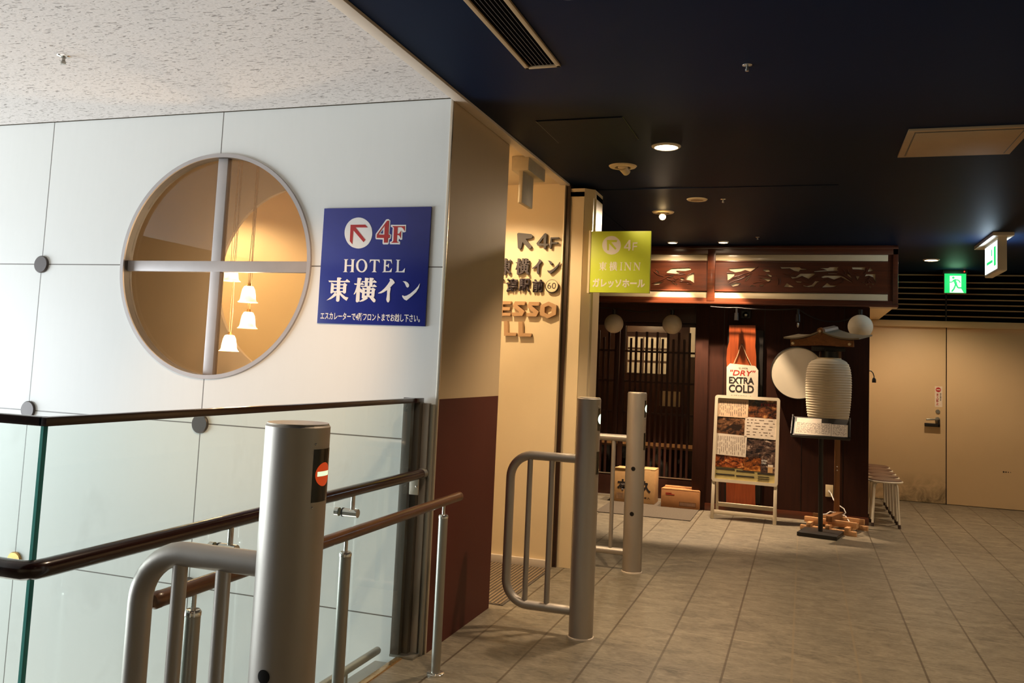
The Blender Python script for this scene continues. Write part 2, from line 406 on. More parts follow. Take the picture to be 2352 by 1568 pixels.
    def build(s, name, mat, parent=None, local=False, smooth=True, label=None, cat=None, group=None, kind=None, mats=None, facemat=None):
        me = bpy.data.meshes.new(name); off = Vector((0, 0, 0))
        if parent is not None and not local:
            r = parent
            while r.parent: r = r.parent
            off = r.location.copy()
        elif parent is None and not local:
            vs = s.bm.verts
            off = Vector(((min(v.co.x for v in vs) + max(v.co.x for v in vs)) / 2, (min(v.co.y for v in vs) + max(v.co.y for v in vs)) / 2, min(v.co.z for v in vs)))
        if off.length: bmesh.ops.translate(s.bm, vec=-off, verts=s.bm.verts)
        if facemat:
            for f in s.bm.faces: f.material_index = facemat(f)
        s.bm.to_mesh(me); s.bm.free()
        for m in (mats or [mat]): me.materials.append(m)
        if smooth:
            for p in me.polygons: p.use_smooth = True
            me.set_sharp_from_angle(angle=math.radians(38))
        o = bpy.data.objects.new(name, me); COL.objects.link(o)
        if parent is not None: o.parent = parent
        else: o.location = off
        tag(o, label, cat, group, kind)
        return o
def tag(o, label=None, cat=None, group=None, kind=None):
    for k, v in (('label', label), ('category', cat), ('group', group), ('kind', kind)):
        if v: o[k] = v
    return o
def thing(name, label, cat, loc=(0, 0, 0), rz=0.0, group=None, kind=None):
    o = bpy.data.objects.new(name, None); COL.objects.link(o); o.location = loc; o.rotation_euler = (0, 0, rz); o.empty_display_size = .1
    return tag(o, label, cat, group, kind)
def copy_tree(o, parent=None):
    c = o.copy(); COL.objects.link(c)
    if parent: c.parent = parent
    for ch in list(o.children): copy_tree(ch, c)
    return c
def circle(cx, cz, r, n=64, rz=None): return [(cx + r * math.cos(2 * PI * k / n), cz + (rz or r) * math.sin(2 * PI * k / n)) for k in range(n)]
def arc(cx, cy, r, a0, a1, n=8): return [(cx + r * math.cos(math.radians(a0 + (a1 - a0) * k / n)), cy + r * math.sin(math.radians(a0 + (a1 - a0) * k / n))) for k in range(n + 1)]
def bbox(polys):
    xs = [p[0] for P in polys for p in P]; zs = [p[1] for P in polys for p in P]; return (min(xs), min(zs), max(xs), max(zs))

# lettering and carving outlines, metres in the XZ plane of the surface they stand on
D = {'to':[[(-2.354,1.795),(-2.35,1.786),(-2.229,1.786),(-2.227,1.79),(-2.246,1.803),(-2.255,1.793),(-2.349,1.794)],
[(-2.304,1.809),(-2.298,1.811),(-2.284,1.81),(-2.277,1.806),(-2.284,1.8),(-2.282,1.694),(-2.285,1.686),(-2.295,1.684),(-2.302,1.689),(-2.302,1.716)],
[(-2.337,1.784),(-2.32,1.777),(-2.32,1.733),(-2.324,1.731),(-2.332,1.726),(-2.338,1.729)],[(-2.265,1.777),(-2.259,1.784),(-2.242,1.773),(-2.247,1.767),(-2.247,1.733),(-2.252,1.728),(-2.26,1.727),(-2.266,1.734)],
[(-2.333,1.776),(-2.258,1.777),(-2.257,1.77),(-2.332,1.769)],[(-2.331,1.758),(-2.256,1.759),(-2.256,1.752),(-2.331,1.751)],[(-2.33,1.739),(-2.255,1.741),(-2.255,1.734),(-2.329,1.732)],
[(-2.31,1.735),(-2.324,1.718),(-2.339,1.705),(-2.358,1.69),(-2.334,1.697),(-2.318,1.706),(-2.3,1.719)],
[(-2.283,1.736),(-2.268,1.724),(-2.249,1.711),(-2.231,1.707),(-2.237,1.697),(-2.241,1.69),(-2.261,1.702),(-2.279,1.718),(-2.288,1.727)]],
'yo':[[(-2.203,1.781),(-2.199,1.774),(-2.146,1.774),(-2.146,1.777),(-2.159,1.787),(-2.166,1.78),(-2.201,1.781)],
[(-2.185,1.81),(-2.167,1.81),(-2.16,1.805),(-2.166,1.798),(-2.167,1.758),(-2.166,1.692),(-2.172,1.685),(-2.182,1.683),(-2.187,1.689),(-2.187,1.74)],
[(-2.186,1.774),(-2.18,1.768),(-2.184,1.743),(-2.193,1.728),(-2.199,1.723),(-2.202,1.725),(-2.196,1.736),(-2.189,1.758)],[(-2.169,1.758),(-2.157,1.751),(-2.145,1.741),(-2.149,1.733),(-2.159,1.733),(-2.169,1.741)],
[(-2.161,1.793),(-2.157,1.787),(-2.077,1.786),(-2.073,1.79),(-2.089,1.8),(-2.096,1.792)],[(-2.165,1.769),(-2.161,1.763),(-2.075,1.764),(-2.071,1.767),(-2.088,1.778),(-2.097,1.769)],
[(-2.142,1.811),(-2.122,1.809),(-2.119,1.805),(-2.124,1.799),(-2.124,1.766),(-2.141,1.766)],[(-2.116,1.811),(-2.096,1.81),(-2.09,1.805),(-2.097,1.799),(-2.097,1.766),(-2.115,1.766)],
[(-2.129,1.766),(-2.107,1.766),(-2.108,1.754),(-2.111,1.717),(-2.127,1.717)],[(-2.153,1.762),(-2.138,1.756),(-2.138,1.706),(-2.147,1.704),(-2.154,1.707)],
[(-2.1,1.756),(-2.094,1.761),(-2.078,1.752),(-2.082,1.744),(-2.083,1.715),(-2.088,1.71),(-2.099,1.712)],[(-2.149,1.756),(-2.087,1.757),(-2.087,1.749),(-2.149,1.748)],
[(-2.148,1.738),(-2.086,1.739),(-2.086,1.731),(-2.147,1.73)],[(-2.147,1.719),(-2.085,1.72),(-2.084,1.712),(-2.146,1.711)],
[(-2.127,1.714),(-2.118,1.706),(-2.127,1.699),(-2.145,1.69),(-2.164,1.686),(-2.166,1.69),(-2.151,1.699),(-2.14,1.709)],[(-2.113,1.713),(-2.086,1.71),(-2.074,1.698),(-2.076,1.687),(-2.084,1.685),(-2.093,1.692)]],
'i':[[(-2.002,1.805),(-1.998,1.808),(-1.988,1.806),(-1.977,1.796),(-1.971,1.786),(-1.977,1.782),(-1.995,1.763),(-2.013,1.749),(-2.031,1.738),(-2.046,1.732),(-2.061,1.731),(-2.062,1.733),(-2.043,1.744),(-2.026,1.759),(-2.011,1.777),(-1.998,1.797)],
[(-2.012,1.755),(-1.998,1.767),(-1.993,1.758),(-1.996,1.731),(-1.994,1.699),(-1.998,1.689),(-2.004,1.686),(-2.009,1.69),(-2.014,1.701),(-2.011,1.726)]],
'n':[[(-1.928,1.795),(-1.912,1.795),(-1.899,1.788),(-1.891,1.778),(-1.892,1.768),(-1.9,1.763),(-1.907,1.769),(-1.913,1.781),(-1.92,1.79)],
[(-1.832,1.786),(-1.836,1.765),(-1.849,1.743),(-1.872,1.721),(-1.892,1.705),(-1.901,1.698),(-1.913,1.703),(-1.922,1.712),(-1.927,1.721),(-1.924,1.724),(-1.914,1.72),(-1.901,1.723),(-1.881,1.734),(-1.858,1.753),(-1.843,1.769)]],
'circ':[[(-2.116,2.042),(-2.116,2.03),(-2.118,2.017),(-2.122,2.006),(-2.128,1.995),(-2.135,1.985),(-2.144,1.977),(-2.155,1.97),(-2.166,1.966),(-2.178,1.963),(-2.19,1.962),(-2.203,1.963),(-2.216,1.966),(-2.228,1.97),(-2.239,1.977),(-2.249,1.985),(-2.258,1.995),(-2.265,2.006),(-2.271,2.018),(-2.275,2.03),(-2.277,2.043),(-2.277,2.056),(-2.275,2.068),(-2.271,2.08),(-2.265,2.091),(-2.257,2.101),(-2.248,2.109),(-2.237,2.116),(-2.226,2.12),(-2.214,2.123),(-2.201,2.124),(-2.189,2.123),(-2.176,2.12),(-2.164,2.115),(-2.153,2.108),(-2.143,2.1),(-2.134,2.09),(-2.127,2.079),(-2.121,2.067),(-2.118,2.055)]],
'arrow':[[(-2.244,2.086),(-2.16,2.086),(-2.144,2.071),(-2.215,2.072),(-2.153,2.007),(-2.163,1.995),(-2.226,2.057),(-2.227,1.984),(-2.243,2.0)]],
'four':[[(-2.035,2.105),(-2.024,2.105),(-2.024,2.033),(-2.015,2.032),(-2.015,2.016),(-2.025,2.016),(-2.025,1.992),(-2.046,1.992),(-2.047,2.016),(-2.089,2.017),(-2.089,2.034)],
[(-2.047,2.082),(-2.081,2.034),(-2.046,2.033)]],
'fourw':[[(-2.041,2.112),(-2.029,2.114),(-2.017,2.106),(-2.018,2.039),(-2.007,2.032),(-2.009,2.013),(-2.017,2.008),(-2.019,1.987),(-2.024,1.983),(-2.049,1.983),(-2.054,1.988),(-2.054,2.008),(-2.093,2.01),(-2.096,2.016),(-2.096,2.037)],
[(-2.054,2.062),(-2.07,2.04),(-2.054,2.039)]],
'eff':[[(-2.005,2.077),(-1.932,2.076),(-1.932,2.05),(-1.943,2.065),(-1.953,2.071),(-1.973,2.071),(-1.973,2.037),(-1.963,2.038),(-1.952,2.053),(-1.952,2.014),(-1.962,2.029),(-1.974,2.032),(-1.974,2.0),(-1.968,1.994),(-1.96,1.991),(-2.006,1.991),(-1.997,1.996),(-1.993,2.002),(-1.994,2.069)]],
'effw':[[(-2.012,2.084),(-1.927,2.083),(-1.926,2.047),(-1.94,2.044),(-1.945,2.052),(-1.944,2.008),(-1.954,2.006),(-1.962,2.014),(-1.964,2.0),(-1.955,1.997),(-1.955,1.983),(-2.011,1.984),(-2.013,1.996),(-2.001,2.0),(-2.001,2.069),(-2.012,2.074)]],
'hotel':[[(-2.265,1.903),(-2.252,1.903),(-2.251,1.841),(-2.264,1.841)],[(-2.225,1.903),(-2.212,1.903),(-2.211,1.842),(-2.225,1.842)],[(-2.256,1.875),(-2.223,1.876),(-2.222,1.87),(-2.255,1.87)],
[(-2.271,1.906),(-2.245,1.906),(-2.252,1.9),(-2.264,1.9)],[(-2.232,1.906),(-2.206,1.906),(-2.212,1.9),(-2.224,1.9)],[(-2.264,1.844),(-2.252,1.844),(-2.245,1.839),(-2.272,1.839)],
[(-2.224,1.844),(-2.212,1.844),(-2.206,1.839),(-2.233,1.839)],
[(-2.12,1.905),(-2.065,1.905),(-2.063,1.887),(-2.073,1.898),(-2.086,1.9),(-2.085,1.846),(-2.077,1.84),(-2.106,1.84),(-2.097,1.846),(-2.098,1.9),(-2.113,1.898),(-2.121,1.887)],
[(-2.047,1.905),(-1.996,1.905),(-1.993,1.882),(-2.003,1.898),(-2.027,1.9),(-2.028,1.877),(-2.019,1.877),(-2.011,1.886),(-2.01,1.862),(-2.019,1.871),(-2.028,1.871),(-2.027,1.845),(-2.006,1.846),(-1.992,1.862),(-1.994,1.841),(-2.047,1.84),(-2.038,1.845),(-2.039,1.9)],
[(-1.973,1.905),(-1.947,1.904),(-1.955,1.899),(-1.954,1.845),(-1.933,1.847),(-1.919,1.863),(-1.921,1.84),(-1.974,1.841),(-1.965,1.846),(-1.966,1.899)]],
'hotelO':[[(-2.133,1.873),(-2.133,1.867),(-2.134,1.861),(-2.136,1.856),(-2.139,1.851),(-2.143,1.847),(-2.147,1.843),(-2.152,1.84),(-2.158,1.839),(-2.163,1.838),(-2.169,1.839),(-2.175,1.84),(-2.18,1.843),(-2.185,1.846),(-2.189,1.85),(-2.193,1.855),(-2.195,1.861),(-2.197,1.867),(-2.198,1.873),(-2.198,1.879),(-2.197,1.884),(-2.195,1.89),(-2.192,1.895),(-2.188,1.899),(-2.184,1.903),(-2.179,1.905),(-2.174,1.907),(-2.168,1.907),(-2.162,1.907),(-2.157,1.905),(-2.151,1.903),(-2.147,1.899),(-2.142,1.895),(-2.139,1.89),(-2.136,1.885),(-2.134,1.879)],
[(-2.146,1.873),(-2.146,1.868),(-2.147,1.863),(-2.148,1.858),(-2.149,1.854),(-2.152,1.851),(-2.154,1.848),(-2.157,1.846),(-2.16,1.844),(-2.164,1.844),(-2.167,1.844),(-2.171,1.846),(-2.174,1.848),(-2.177,1.851),(-2.179,1.854),(-2.182,1.858),(-2.183,1.863),(-2.185,1.868),(-2.185,1.873),(-2.185,1.878),(-2.185,1.883),(-2.184,1.887),(-2.182,1.891),(-2.18,1.895),(-2.177,1.898),(-2.174,1.9),(-2.171,1.901),(-2.168,1.902),(-2.164,1.901),(-2.161,1.9),(-2.157,1.898),(-2.154,1.895),(-2.152,1.891),(-2.15,1.887),(-2.148,1.883),(-2.147,1.878)]],
'w_arrow':[[(-2.009,2.358),(-1.999,2.364),(-1.903,2.354),(-1.892,2.345),(-1.89,2.336),(-1.898,2.324),(-1.942,2.318),(-1.896,2.266),(-1.896,2.255),(-1.905,2.246),(-1.918,2.247),(-1.965,2.295),(-1.973,2.25),(-1.981,2.243),(-1.991,2.245),(-1.999,2.253)]],
'w_four':[[(-1.802,2.356),(-1.792,2.361),(-1.784,2.353),(-1.786,2.283),(-1.767,2.282),(-1.772,2.27),(-1.785,2.269),(-1.787,2.246),(-1.797,2.243),(-1.803,2.249),(-1.802,2.269),(-1.849,2.269),(-1.859,2.285)],
[(-1.806,2.327),(-1.839,2.285),(-1.803,2.285)]],
'w_eff':[[(-1.754,2.329),(-1.691,2.33),(-1.691,2.319),(-1.744,2.317),(-1.743,2.295),(-1.695,2.294),(-1.699,2.282),(-1.744,2.28),(-1.746,2.249),(-1.756,2.246),(-1.759,2.262)]],
'bx_to':(-2.135,2.053,-2.042,2.176),'bx_yo':(-2.012,2.055,-1.902,2.176),'bx_i':(-1.887,2.061,-1.812,2.17),'bx_n':(-1.769,2.065,-1.679,2.16),'bx_ni':(-2.177,1.927,-2.092,2.026),'bx_gata':(-2.077,1.927,-1.99,2.027),'bx_eki':(-1.981,1.93,-1.895,2.028),'bx_mae':(-1.877,1.93,-1.796,2.024),'ring':[[(-1.682,1.977),(-1.682,1.97),(-1.684,1.964),(-1.686,1.957),(-1.69,1.951),(-1.694,1.946),(-1.699,1.942),(-1.705,1.938),(-1.712,1.935),(-1.719,1.933),(-1.726,1.933),(-1.733,1.933),(-1.74,1.935),(-1.747,1.937),(-1.753,1.941),(-1.759,1.945),(-1.764,1.95),(-1.768,1.956),(-1.771,1.963),(-1.773,1.969),(-1.773,1.976),(-1.773,1.983),(-1.772,1.99),(-1.769,1.996),(-1.766,2.002),(-1.761,2.008),(-1.756,2.012),(-1.75,2.016),(-1.744,2.019),(-1.737,2.02),(-1.73,2.021),(-1.722,2.02),(-1.715,2.019),(-1.709,2.016),(-1.702,2.013),(-1.697,2.008),(-1.692,2.003),(-1.688,1.997),(-1.685,1.991),(-1.683,1.984)]],
'bx_60':(-1.761,1.955,-1.697,2.0),'w_big':[[[(-2.001,1.86),(-1.923,1.86),(-1.926,1.834),(-1.981,1.833),(-1.924,1.791),(-1.942,1.755),(-2.017,1.753),(-2.018,1.778),(-1.963,1.78),(-2.016,1.823)]],
[[(-1.893,1.858),(-1.815,1.859),(-1.819,1.833),(-1.873,1.832),(-1.817,1.79),(-1.834,1.754),(-1.908,1.752),(-1.909,1.777),(-1.855,1.779),(-1.907,1.822)]],
[[(-1.747,1.863),(-1.688,1.838),(-1.689,1.77),(-1.749,1.743),(-1.808,1.765),(-1.807,1.835)],[(-1.747,1.835),(-1.72,1.821),(-1.721,1.784),(-1.746,1.771),(-1.774,1.784),(-1.774,1.822)]],
[[(-2.123,1.86),(-2.031,1.86),(-2.033,1.838),(-2.092,1.837),(-2.091,1.817),(-2.036,1.817),(-2.038,1.793),(-2.091,1.792),(-2.092,1.775),(-2.03,1.776),(-2.032,1.754),(-2.122,1.753)]],
[[(-2.079,1.714),(-2.05,1.715),(-2.046,1.632),(-1.98,1.632),(-1.982,1.61),(-2.073,1.608)]],[[(-1.968,1.713),(-1.936,1.714),(-1.932,1.631),(-1.866,1.631),(-1.868,1.608),(-1.963,1.606)]]],
'g_circ':[[(-1.239,2.272),(-1.24,2.262),(-1.242,2.252),(-1.246,2.242),(-1.251,2.233),(-1.257,2.225),(-1.265,2.219),(-1.274,2.213),(-1.283,2.209),(-1.293,2.207),(-1.304,2.206),(-1.314,2.207),(-1.324,2.209),(-1.334,2.213),(-1.343,2.219),(-1.352,2.225),(-1.359,2.233),(-1.365,2.242),(-1.369,2.252),(-1.372,2.262),(-1.373,2.273),(-1.373,2.283),(-1.371,2.293),(-1.367,2.303),(-1.362,2.312),(-1.355,2.32),(-1.347,2.327),(-1.339,2.332),(-1.329,2.336),(-1.319,2.338),(-1.308,2.339),(-1.298,2.338),(-1.288,2.336),(-1.278,2.332),(-1.269,2.326),(-1.261,2.319),(-1.253,2.311),(-1.248,2.303),(-1.243,2.293),(-1.241,2.283)]],
'g_arrow':[[(-1.341,2.311),(-1.266,2.309),(-1.27,2.295),(-1.309,2.294),(-1.27,2.249),(-1.278,2.239),(-1.324,2.285),(-1.324,2.236),(-1.336,2.237)]],
'g_four':[[(-1.183,2.31),(-1.172,2.31),(-1.171,2.257),(-1.167,2.252),(-1.172,2.248),(-1.178,2.233),(-1.185,2.235),(-1.186,2.249),(-1.216,2.25),(-1.217,2.259)],[(-1.187,2.289),(-1.203,2.259),(-1.186,2.259)]],
'g_eff':[[(-1.155,2.292),(-1.122,2.293),(-1.123,2.284),(-1.147,2.283),(-1.148,2.268),(-1.124,2.268),(-1.125,2.26),(-1.148,2.259),(-1.15,2.235),(-1.158,2.236)]],
'gx_to':(-1.392,2.091,-1.335,2.154),'gx_yo':(-1.317,2.09,-1.259,2.155),'inn':[[(-1.241,2.152),(-1.222,2.152),(-1.228,2.146),(-1.228,2.101),(-1.222,2.094),(-1.242,2.095),(-1.235,2.101),(-1.234,2.146)],
[(-1.212,2.152),(-1.196,2.152),(-1.168,2.109),(-1.167,2.146),(-1.175,2.152),(-1.158,2.15),(-1.163,2.146),(-1.164,2.094),(-1.169,2.094),(-1.201,2.141),(-1.201,2.102),(-1.195,2.095),(-1.213,2.095),(-1.205,2.102),(-1.204,2.146)],
[(-1.146,2.151),(-1.131,2.151),(-1.104,2.11),(-1.104,2.145),(-1.11,2.151),(-1.095,2.151),(-1.099,2.145),(-1.102,2.095),(-1.106,2.095),(-1.135,2.14),(-1.137,2.102),(-1.129,2.095),(-1.147,2.095),(-1.14,2.102),(-1.139,2.145)]],
'gx_kana':(-1.434,1.972,-1.061,2.036),'carvR':[[(-0.767,2.491),(-0.637,2.5),(-0.596,2.505),(-0.487,2.507),(-0.515,2.468),(-0.547,2.459),(-0.595,2.475),(-0.636,2.458),(-0.691,2.449),(-0.742,2.466)],
[(-0.774,2.447),(-0.696,2.444),(-0.7,2.416),(-0.74,2.381),(-0.768,2.364)],[(-0.738,2.322),(-0.69,2.348),(-0.633,2.341),(-0.657,2.315),(-0.714,2.302)],
[(-0.522,2.447),(-0.545,2.4),(-0.577,2.362),(-0.601,2.358),(-0.562,2.409)],[(-0.411,2.485),(-0.363,2.486),(-0.347,2.461),(-0.386,2.456),(-0.418,2.468)],
[(-0.465,2.397),(-0.401,2.395),(-0.329,2.386),(-0.361,2.356),(-0.401,2.379)],[(-0.378,2.444),(-0.326,2.419),(-0.338,2.407),(-0.386,2.427)],[(-0.448,2.326),(-0.4,2.331),(-0.415,2.31),(-0.447,2.309)],
[(-0.544,2.308),(-0.52,2.325),(-0.487,2.309)],[(-0.256,2.51),(-0.064,2.51),(-0.048,2.496),(0.002,2.49),(-0.002,2.482),(-0.056,2.48),(-0.071,2.459),(-0.118,2.471),(-0.158,2.495),(-0.236,2.491)],
[(0.11,2.501),(0.206,2.504),(0.221,2.512),(0.305,2.512),(0.29,2.49),(0.305,2.474),(0.237,2.47),(0.076,2.46),(0.072,2.468),(0.13,2.477),(0.195,2.48),(0.16,2.491)],
[(-0.152,2.413),(-0.102,2.409),(-0.055,2.445),(0.092,2.446),(0.023,2.39),(-0.039,2.418),(-0.078,2.397),(-0.132,2.388)],
[(0.138,2.411),(0.176,2.428),(0.313,2.429),(0.351,2.418),(0.446,2.35),(0.427,2.355),(0.328,2.411),(0.264,2.384),(0.207,2.406),(0.161,2.399)],[(-0.109,2.368),(-0.039,2.364),(-0.046,2.348),(-0.085,2.351)],
[(-0.183,2.35),(-0.155,2.33),(-0.116,2.306),(-0.213,2.306)],[(-0.038,2.331),(0.009,2.32),(0.055,2.333),(0.085,2.37),(0.135,2.366),(0.108,2.354),(0.074,2.312),(0.024,2.306),(-0.022,2.315)],
[(0.2,2.355),(0.231,2.331),(0.292,2.326),(0.269,2.311),(0.151,2.307)],[(0.318,2.365),(0.352,2.367),(0.333,2.353)],[(0.425,2.512),(0.552,2.512),(0.542,2.48),(0.493,2.488),(0.433,2.49)],
[(0.464,2.423),(0.501,2.423),(0.479,2.379)],[(0.381,2.45),(0.411,2.434),(0.434,2.394),(0.389,2.426)],[(0.59,2.513),(0.627,2.477),(0.571,2.467)],
[(0.557,2.446),(0.646,2.446),(0.646,2.364),(0.62,2.412),(0.583,2.428),(0.546,2.42)],[(0.513,2.363),(0.546,2.367),(0.539,2.353)],[(0.547,2.346),(0.576,2.35),(0.562,2.33)],[(0.584,2.336),(0.614,2.312),(0.591,2.312)],
[(0.609,2.356),(0.643,2.344),(0.617,2.336)],[(0.206,2.452),(0.298,2.451),(0.294,2.442),(0.207,2.442)]],
'carvL':[[(-1.404,2.454),(-1.348,2.49),(-1.158,2.5),(-1.14,2.474),(-1.2,2.46),(-1.295,2.464),(-1.251,2.444),(-1.208,2.44),(-1.303,2.43),(-1.391,2.437)],
[(-1.109,2.444),(-1.106,2.334),(-1.146,2.36),(-1.197,2.368),(-1.181,2.412),(-1.13,2.439)],[(-1.372,2.415),(-1.324,2.411),(-1.328,2.396),(-1.363,2.395)],[(-1.511,2.338),(-1.423,2.348),(-1.475,2.312),(-1.536,2.307)],
[(-1.515,2.48),(-1.479,2.454),(-1.478,2.427),(-1.505,2.453)],[(-1.358,2.375),(-1.313,2.332),(-1.274,2.323),(-1.291,2.306),(-1.335,2.331)],[(-1.25,2.394),(-1.207,2.386),(-1.223,2.359),(-1.249,2.368)],
[(-1.693,2.488),(-1.577,2.493),(-1.621,2.461),(-1.683,2.452)],[(-1.79,2.433),(-1.691,2.425),(-1.725,2.371),(-1.779,2.371)],[(-1.662,2.354),(-1.582,2.346),(-1.616,2.31),(-1.67,2.318)]],
'relR':[[(-0.764,2.347),(-0.716,2.39),(-0.659,2.412),(-0.603,2.433),(-0.547,2.451),(-0.499,2.485),(-0.467,2.514)],[(-0.755,2.331),(-0.699,2.361),(-0.634,2.383),(-0.578,2.413),(-0.53,2.447)],
[(-0.716,2.399),(-0.675,2.412),(-0.651,2.399),(-0.675,2.386),(-0.707,2.39)],[(-0.627,2.425),(-0.595,2.438),(-0.57,2.425),(-0.602,2.415)],[(-0.466,2.426),(-0.426,2.422),(-0.378,2.415),(-0.346,2.407)],
[(-0.449,2.376),(-0.416,2.364),(-0.376,2.352),(-0.345,2.365)],[(-0.512,2.342),(-0.472,2.351),(-0.424,2.351),(-0.384,2.339)],[(-0.274,2.395),(-0.266,2.362),(-0.273,2.328)],[(-0.258,2.403),(-0.25,2.37),(-0.257,2.337)],
[(-0.22,2.445),(-0.18,2.429),(-0.141,2.438),(-0.095,2.463)],[(-0.101,2.38),(-0.055,2.401),(-0.023,2.389),(0.023,2.373),(0.069,2.39),(0.107,2.415)],[(-0.023,2.356),(0.024,2.349),(0.069,2.374)],
[(0.162,2.375),(0.207,2.392),(0.261,2.372),(0.314,2.393),(0.359,2.385)],[(0.246,2.343),(0.299,2.344),(0.337,2.361)],[(0.206,2.457),(0.282,2.458),(0.343,2.438),(0.396,2.402),(0.442,2.362)],
[(0.327,2.499),(0.358,2.475),(0.366,2.442)],[(0.388,2.491),(0.396,2.459),(0.419,2.435)],[(0.433,2.471),(0.478,2.467),(0.523,2.468),(0.545,2.476)],[(0.445,2.455),(0.482,2.447),(0.516,2.456)],[(0.576,2.396),(0.546,2.383)],
[(0.576,2.396),(0.561,2.363)],[(0.576,2.396),(0.584,2.356)],[(0.576,2.396),(0.606,2.364)],[(0.576,2.396),(0.62,2.388)],[(0.576,2.396),(0.605,2.42)],[(0.567,2.5),(0.56,2.468),(0.538,2.444)]],
'relL':[[(-1.546,2.329),(-1.484,2.347),(-1.432,2.366),(-1.389,2.393),(-1.346,2.393)],[(-1.389,2.375),(-1.345,2.358),(-1.301,2.367),(-1.267,2.385),(-1.249,2.359)],
[(-1.319,2.384),(-1.293,2.371),(-1.301,2.349),(-1.323,2.358)],[(-1.257,2.35),(-1.205,2.346),(-1.162,2.342),(-1.127,2.325)],[(-1.232,2.359),(-1.197,2.359),(-1.154,2.351)],[(-1.179,2.325),(-1.153,2.329),(-1.136,2.316)],
[(-1.532,2.453),(-1.487,2.418),(-1.425,2.401)],[(-1.408,2.419),(-1.338,2.424),(-1.268,2.42),(-1.199,2.428)],[(-1.691,2.434),(-1.619,2.417),(-1.565,2.391)],[(-1.769,2.344),(-1.688,2.354),(-1.618,2.368)]]}
# ================================================================ the setting
S = 'structure'
CZ = 2.73
# floor: an L that leaves the escalator well open beyond the glass
MB().prism([(-7.5, -3), (6, -3), (6, 11.6), (-7.5, 11.6), (-7.5, 4.02), (-1.79, 4.02), (-1.79, 1.707), (-7.5, 1.707)], -.32, 0, 'xy').build('floor', M['floor'], smooth=False, kind=S, label='grey brown slate tiled floor of the concourse', cat='floor')
MB().box(-1.64, 6, -3, 11.6, CZ, CZ + .08).build('ceiling', M['navy'], smooth=False, kind=S, label='dark navy painted ceiling over the corridor', cat='ceiling')
MB().box(-7.5, -1.712, -3, 3.96, CZ + .003, CZ + .08).build('ceiling_left', M['rockwool'], smooth=False, kind=S, label='speckled white ceiling board over the escalator hall', cat='ceiling')
MB().box(-7.5, -1.709, 4.86, 6.0, CZ - .003, CZ + .08).build('ceiling_alcove', M['beige_ceiling'], smooth=False, kind=S, label='beige ceiling of the lit alcove behind the column', cat='ceiling')
MB().box(-1.702, -1.64, -3, 6.05, CZ - .014, CZ + .06, .002).build('trim_1', M['trimwhite'], kind=S, label='cream strip along the edge of the dark ceiling', cat='trim')
MB().box(-1.712, -1.702, -3, 4.86, CZ - .004, CZ + .06).build('trim_2', M['blackp'], smooth=False, kind=S, label='dark shadow gap beside the cream ceiling strip', cat='trim')
MB().box(-7.5, -1.645, 6.11, 11.6, CZ, CZ + .08).build('ceiling_far', M['navy'], smooth=False, kind=S, label='dark ceiling behind the pillar and over the shop', cat='ceiling')
# white panelled wall with the round opening
WX, WZ, WR = -3.0905, 1.872, .612
MB().sheet([[(-7.5, -3), (-1.716, -3), (-1.716, CZ), (-7.5, CZ)], circle(WX, WZ, WR, 96)], 3.967, 4.03).build('wall_left', M['panel'], smooth=False, kind=S, label='white panelled wall with round window above the escalator well', cat='wall')
# returns of the thick wall: two-tone side, back face with its own round opening, inside
MB().box(-1.76, -1.705, 3.975, 4.855, -.3, CZ - .004).build('wall_left_return', M['column'], smooth=False, kind=S, label='column side, beige above and dark brown below', cat='wall')
MB().box(-1.7175, -1.7035, 3.963, 3.978, -.3, CZ - .004, .002).build('trim_3', M['alu'], kind=S, label='pale metal strip on the column corner', cat='trim')
MB().sheet([[(-7.5, -.3), (-1.76, -.3), (-1.76, CZ), (-7.5, CZ)], circle(WX, WZ, WR, 96)], 4.825, 4.85).build('wall_inner', M['innerwall'], smooth=False, kind=S, label='beige inner wall with second round opening behind the round window', cat='wall')
MB().box(-7.5, -1.76, 4.03, 4.825, CZ - .02, CZ + .05).build('ceiling_inner', M['beige_ceiling'], smooth=False, kind=S, label='beige soffit between the two round openings', cat='ceiling')
MB().box(-7.5, -1.76, 4.03, 4.825, -.3, 0).build('floor_inner', M['beige_ceiling'], smooth=False, kind=S, label='beige base between the two round openings', cat='floor')
MB().box(-5.3, -5.25, 4.03, 4.825, 0, CZ - .02).build('wall_inner_left', M['beige'], smooth=False, kind=S, label='beige end wall between the two round openings', cat='wall')
win = thing('window_1', 'round window with silver ring frame and cross bars', 'window', (WX, 3.967, WZ - .62), kind=S)
MB().lathe([(.601, -.012), (.622, -.012), (.624, 0), (.612, .004), (.603, .004), (.601, -.012)], (WX, 3.967, WZ), 96, 'y').build('ring_frame', M['ringsilver'], win)
MB().lathe([(.6025, -.006), (.611, -.006), (.611, .06), (.6025, .06), (.6025, -.006)], (WX, 3.967, WZ), 96, 'y').build('reveal', M['ringinner'], win)
MB().box(WX - .032, WX + .032, 3.992, 4.03, WZ - .602, WZ + .602, .003).build('mullion', M['ringsilver'], win)
MB().box(WX - .602, WX + .602, 3.991, 4.029, WZ - .034, WZ + .026, .003).build('transom', M['ringsilver'], win)
MB().prism(circle(WX, WZ, .6025, 96), 4.008, 4.013).build('pane', M['pane'], win, smooth=False)
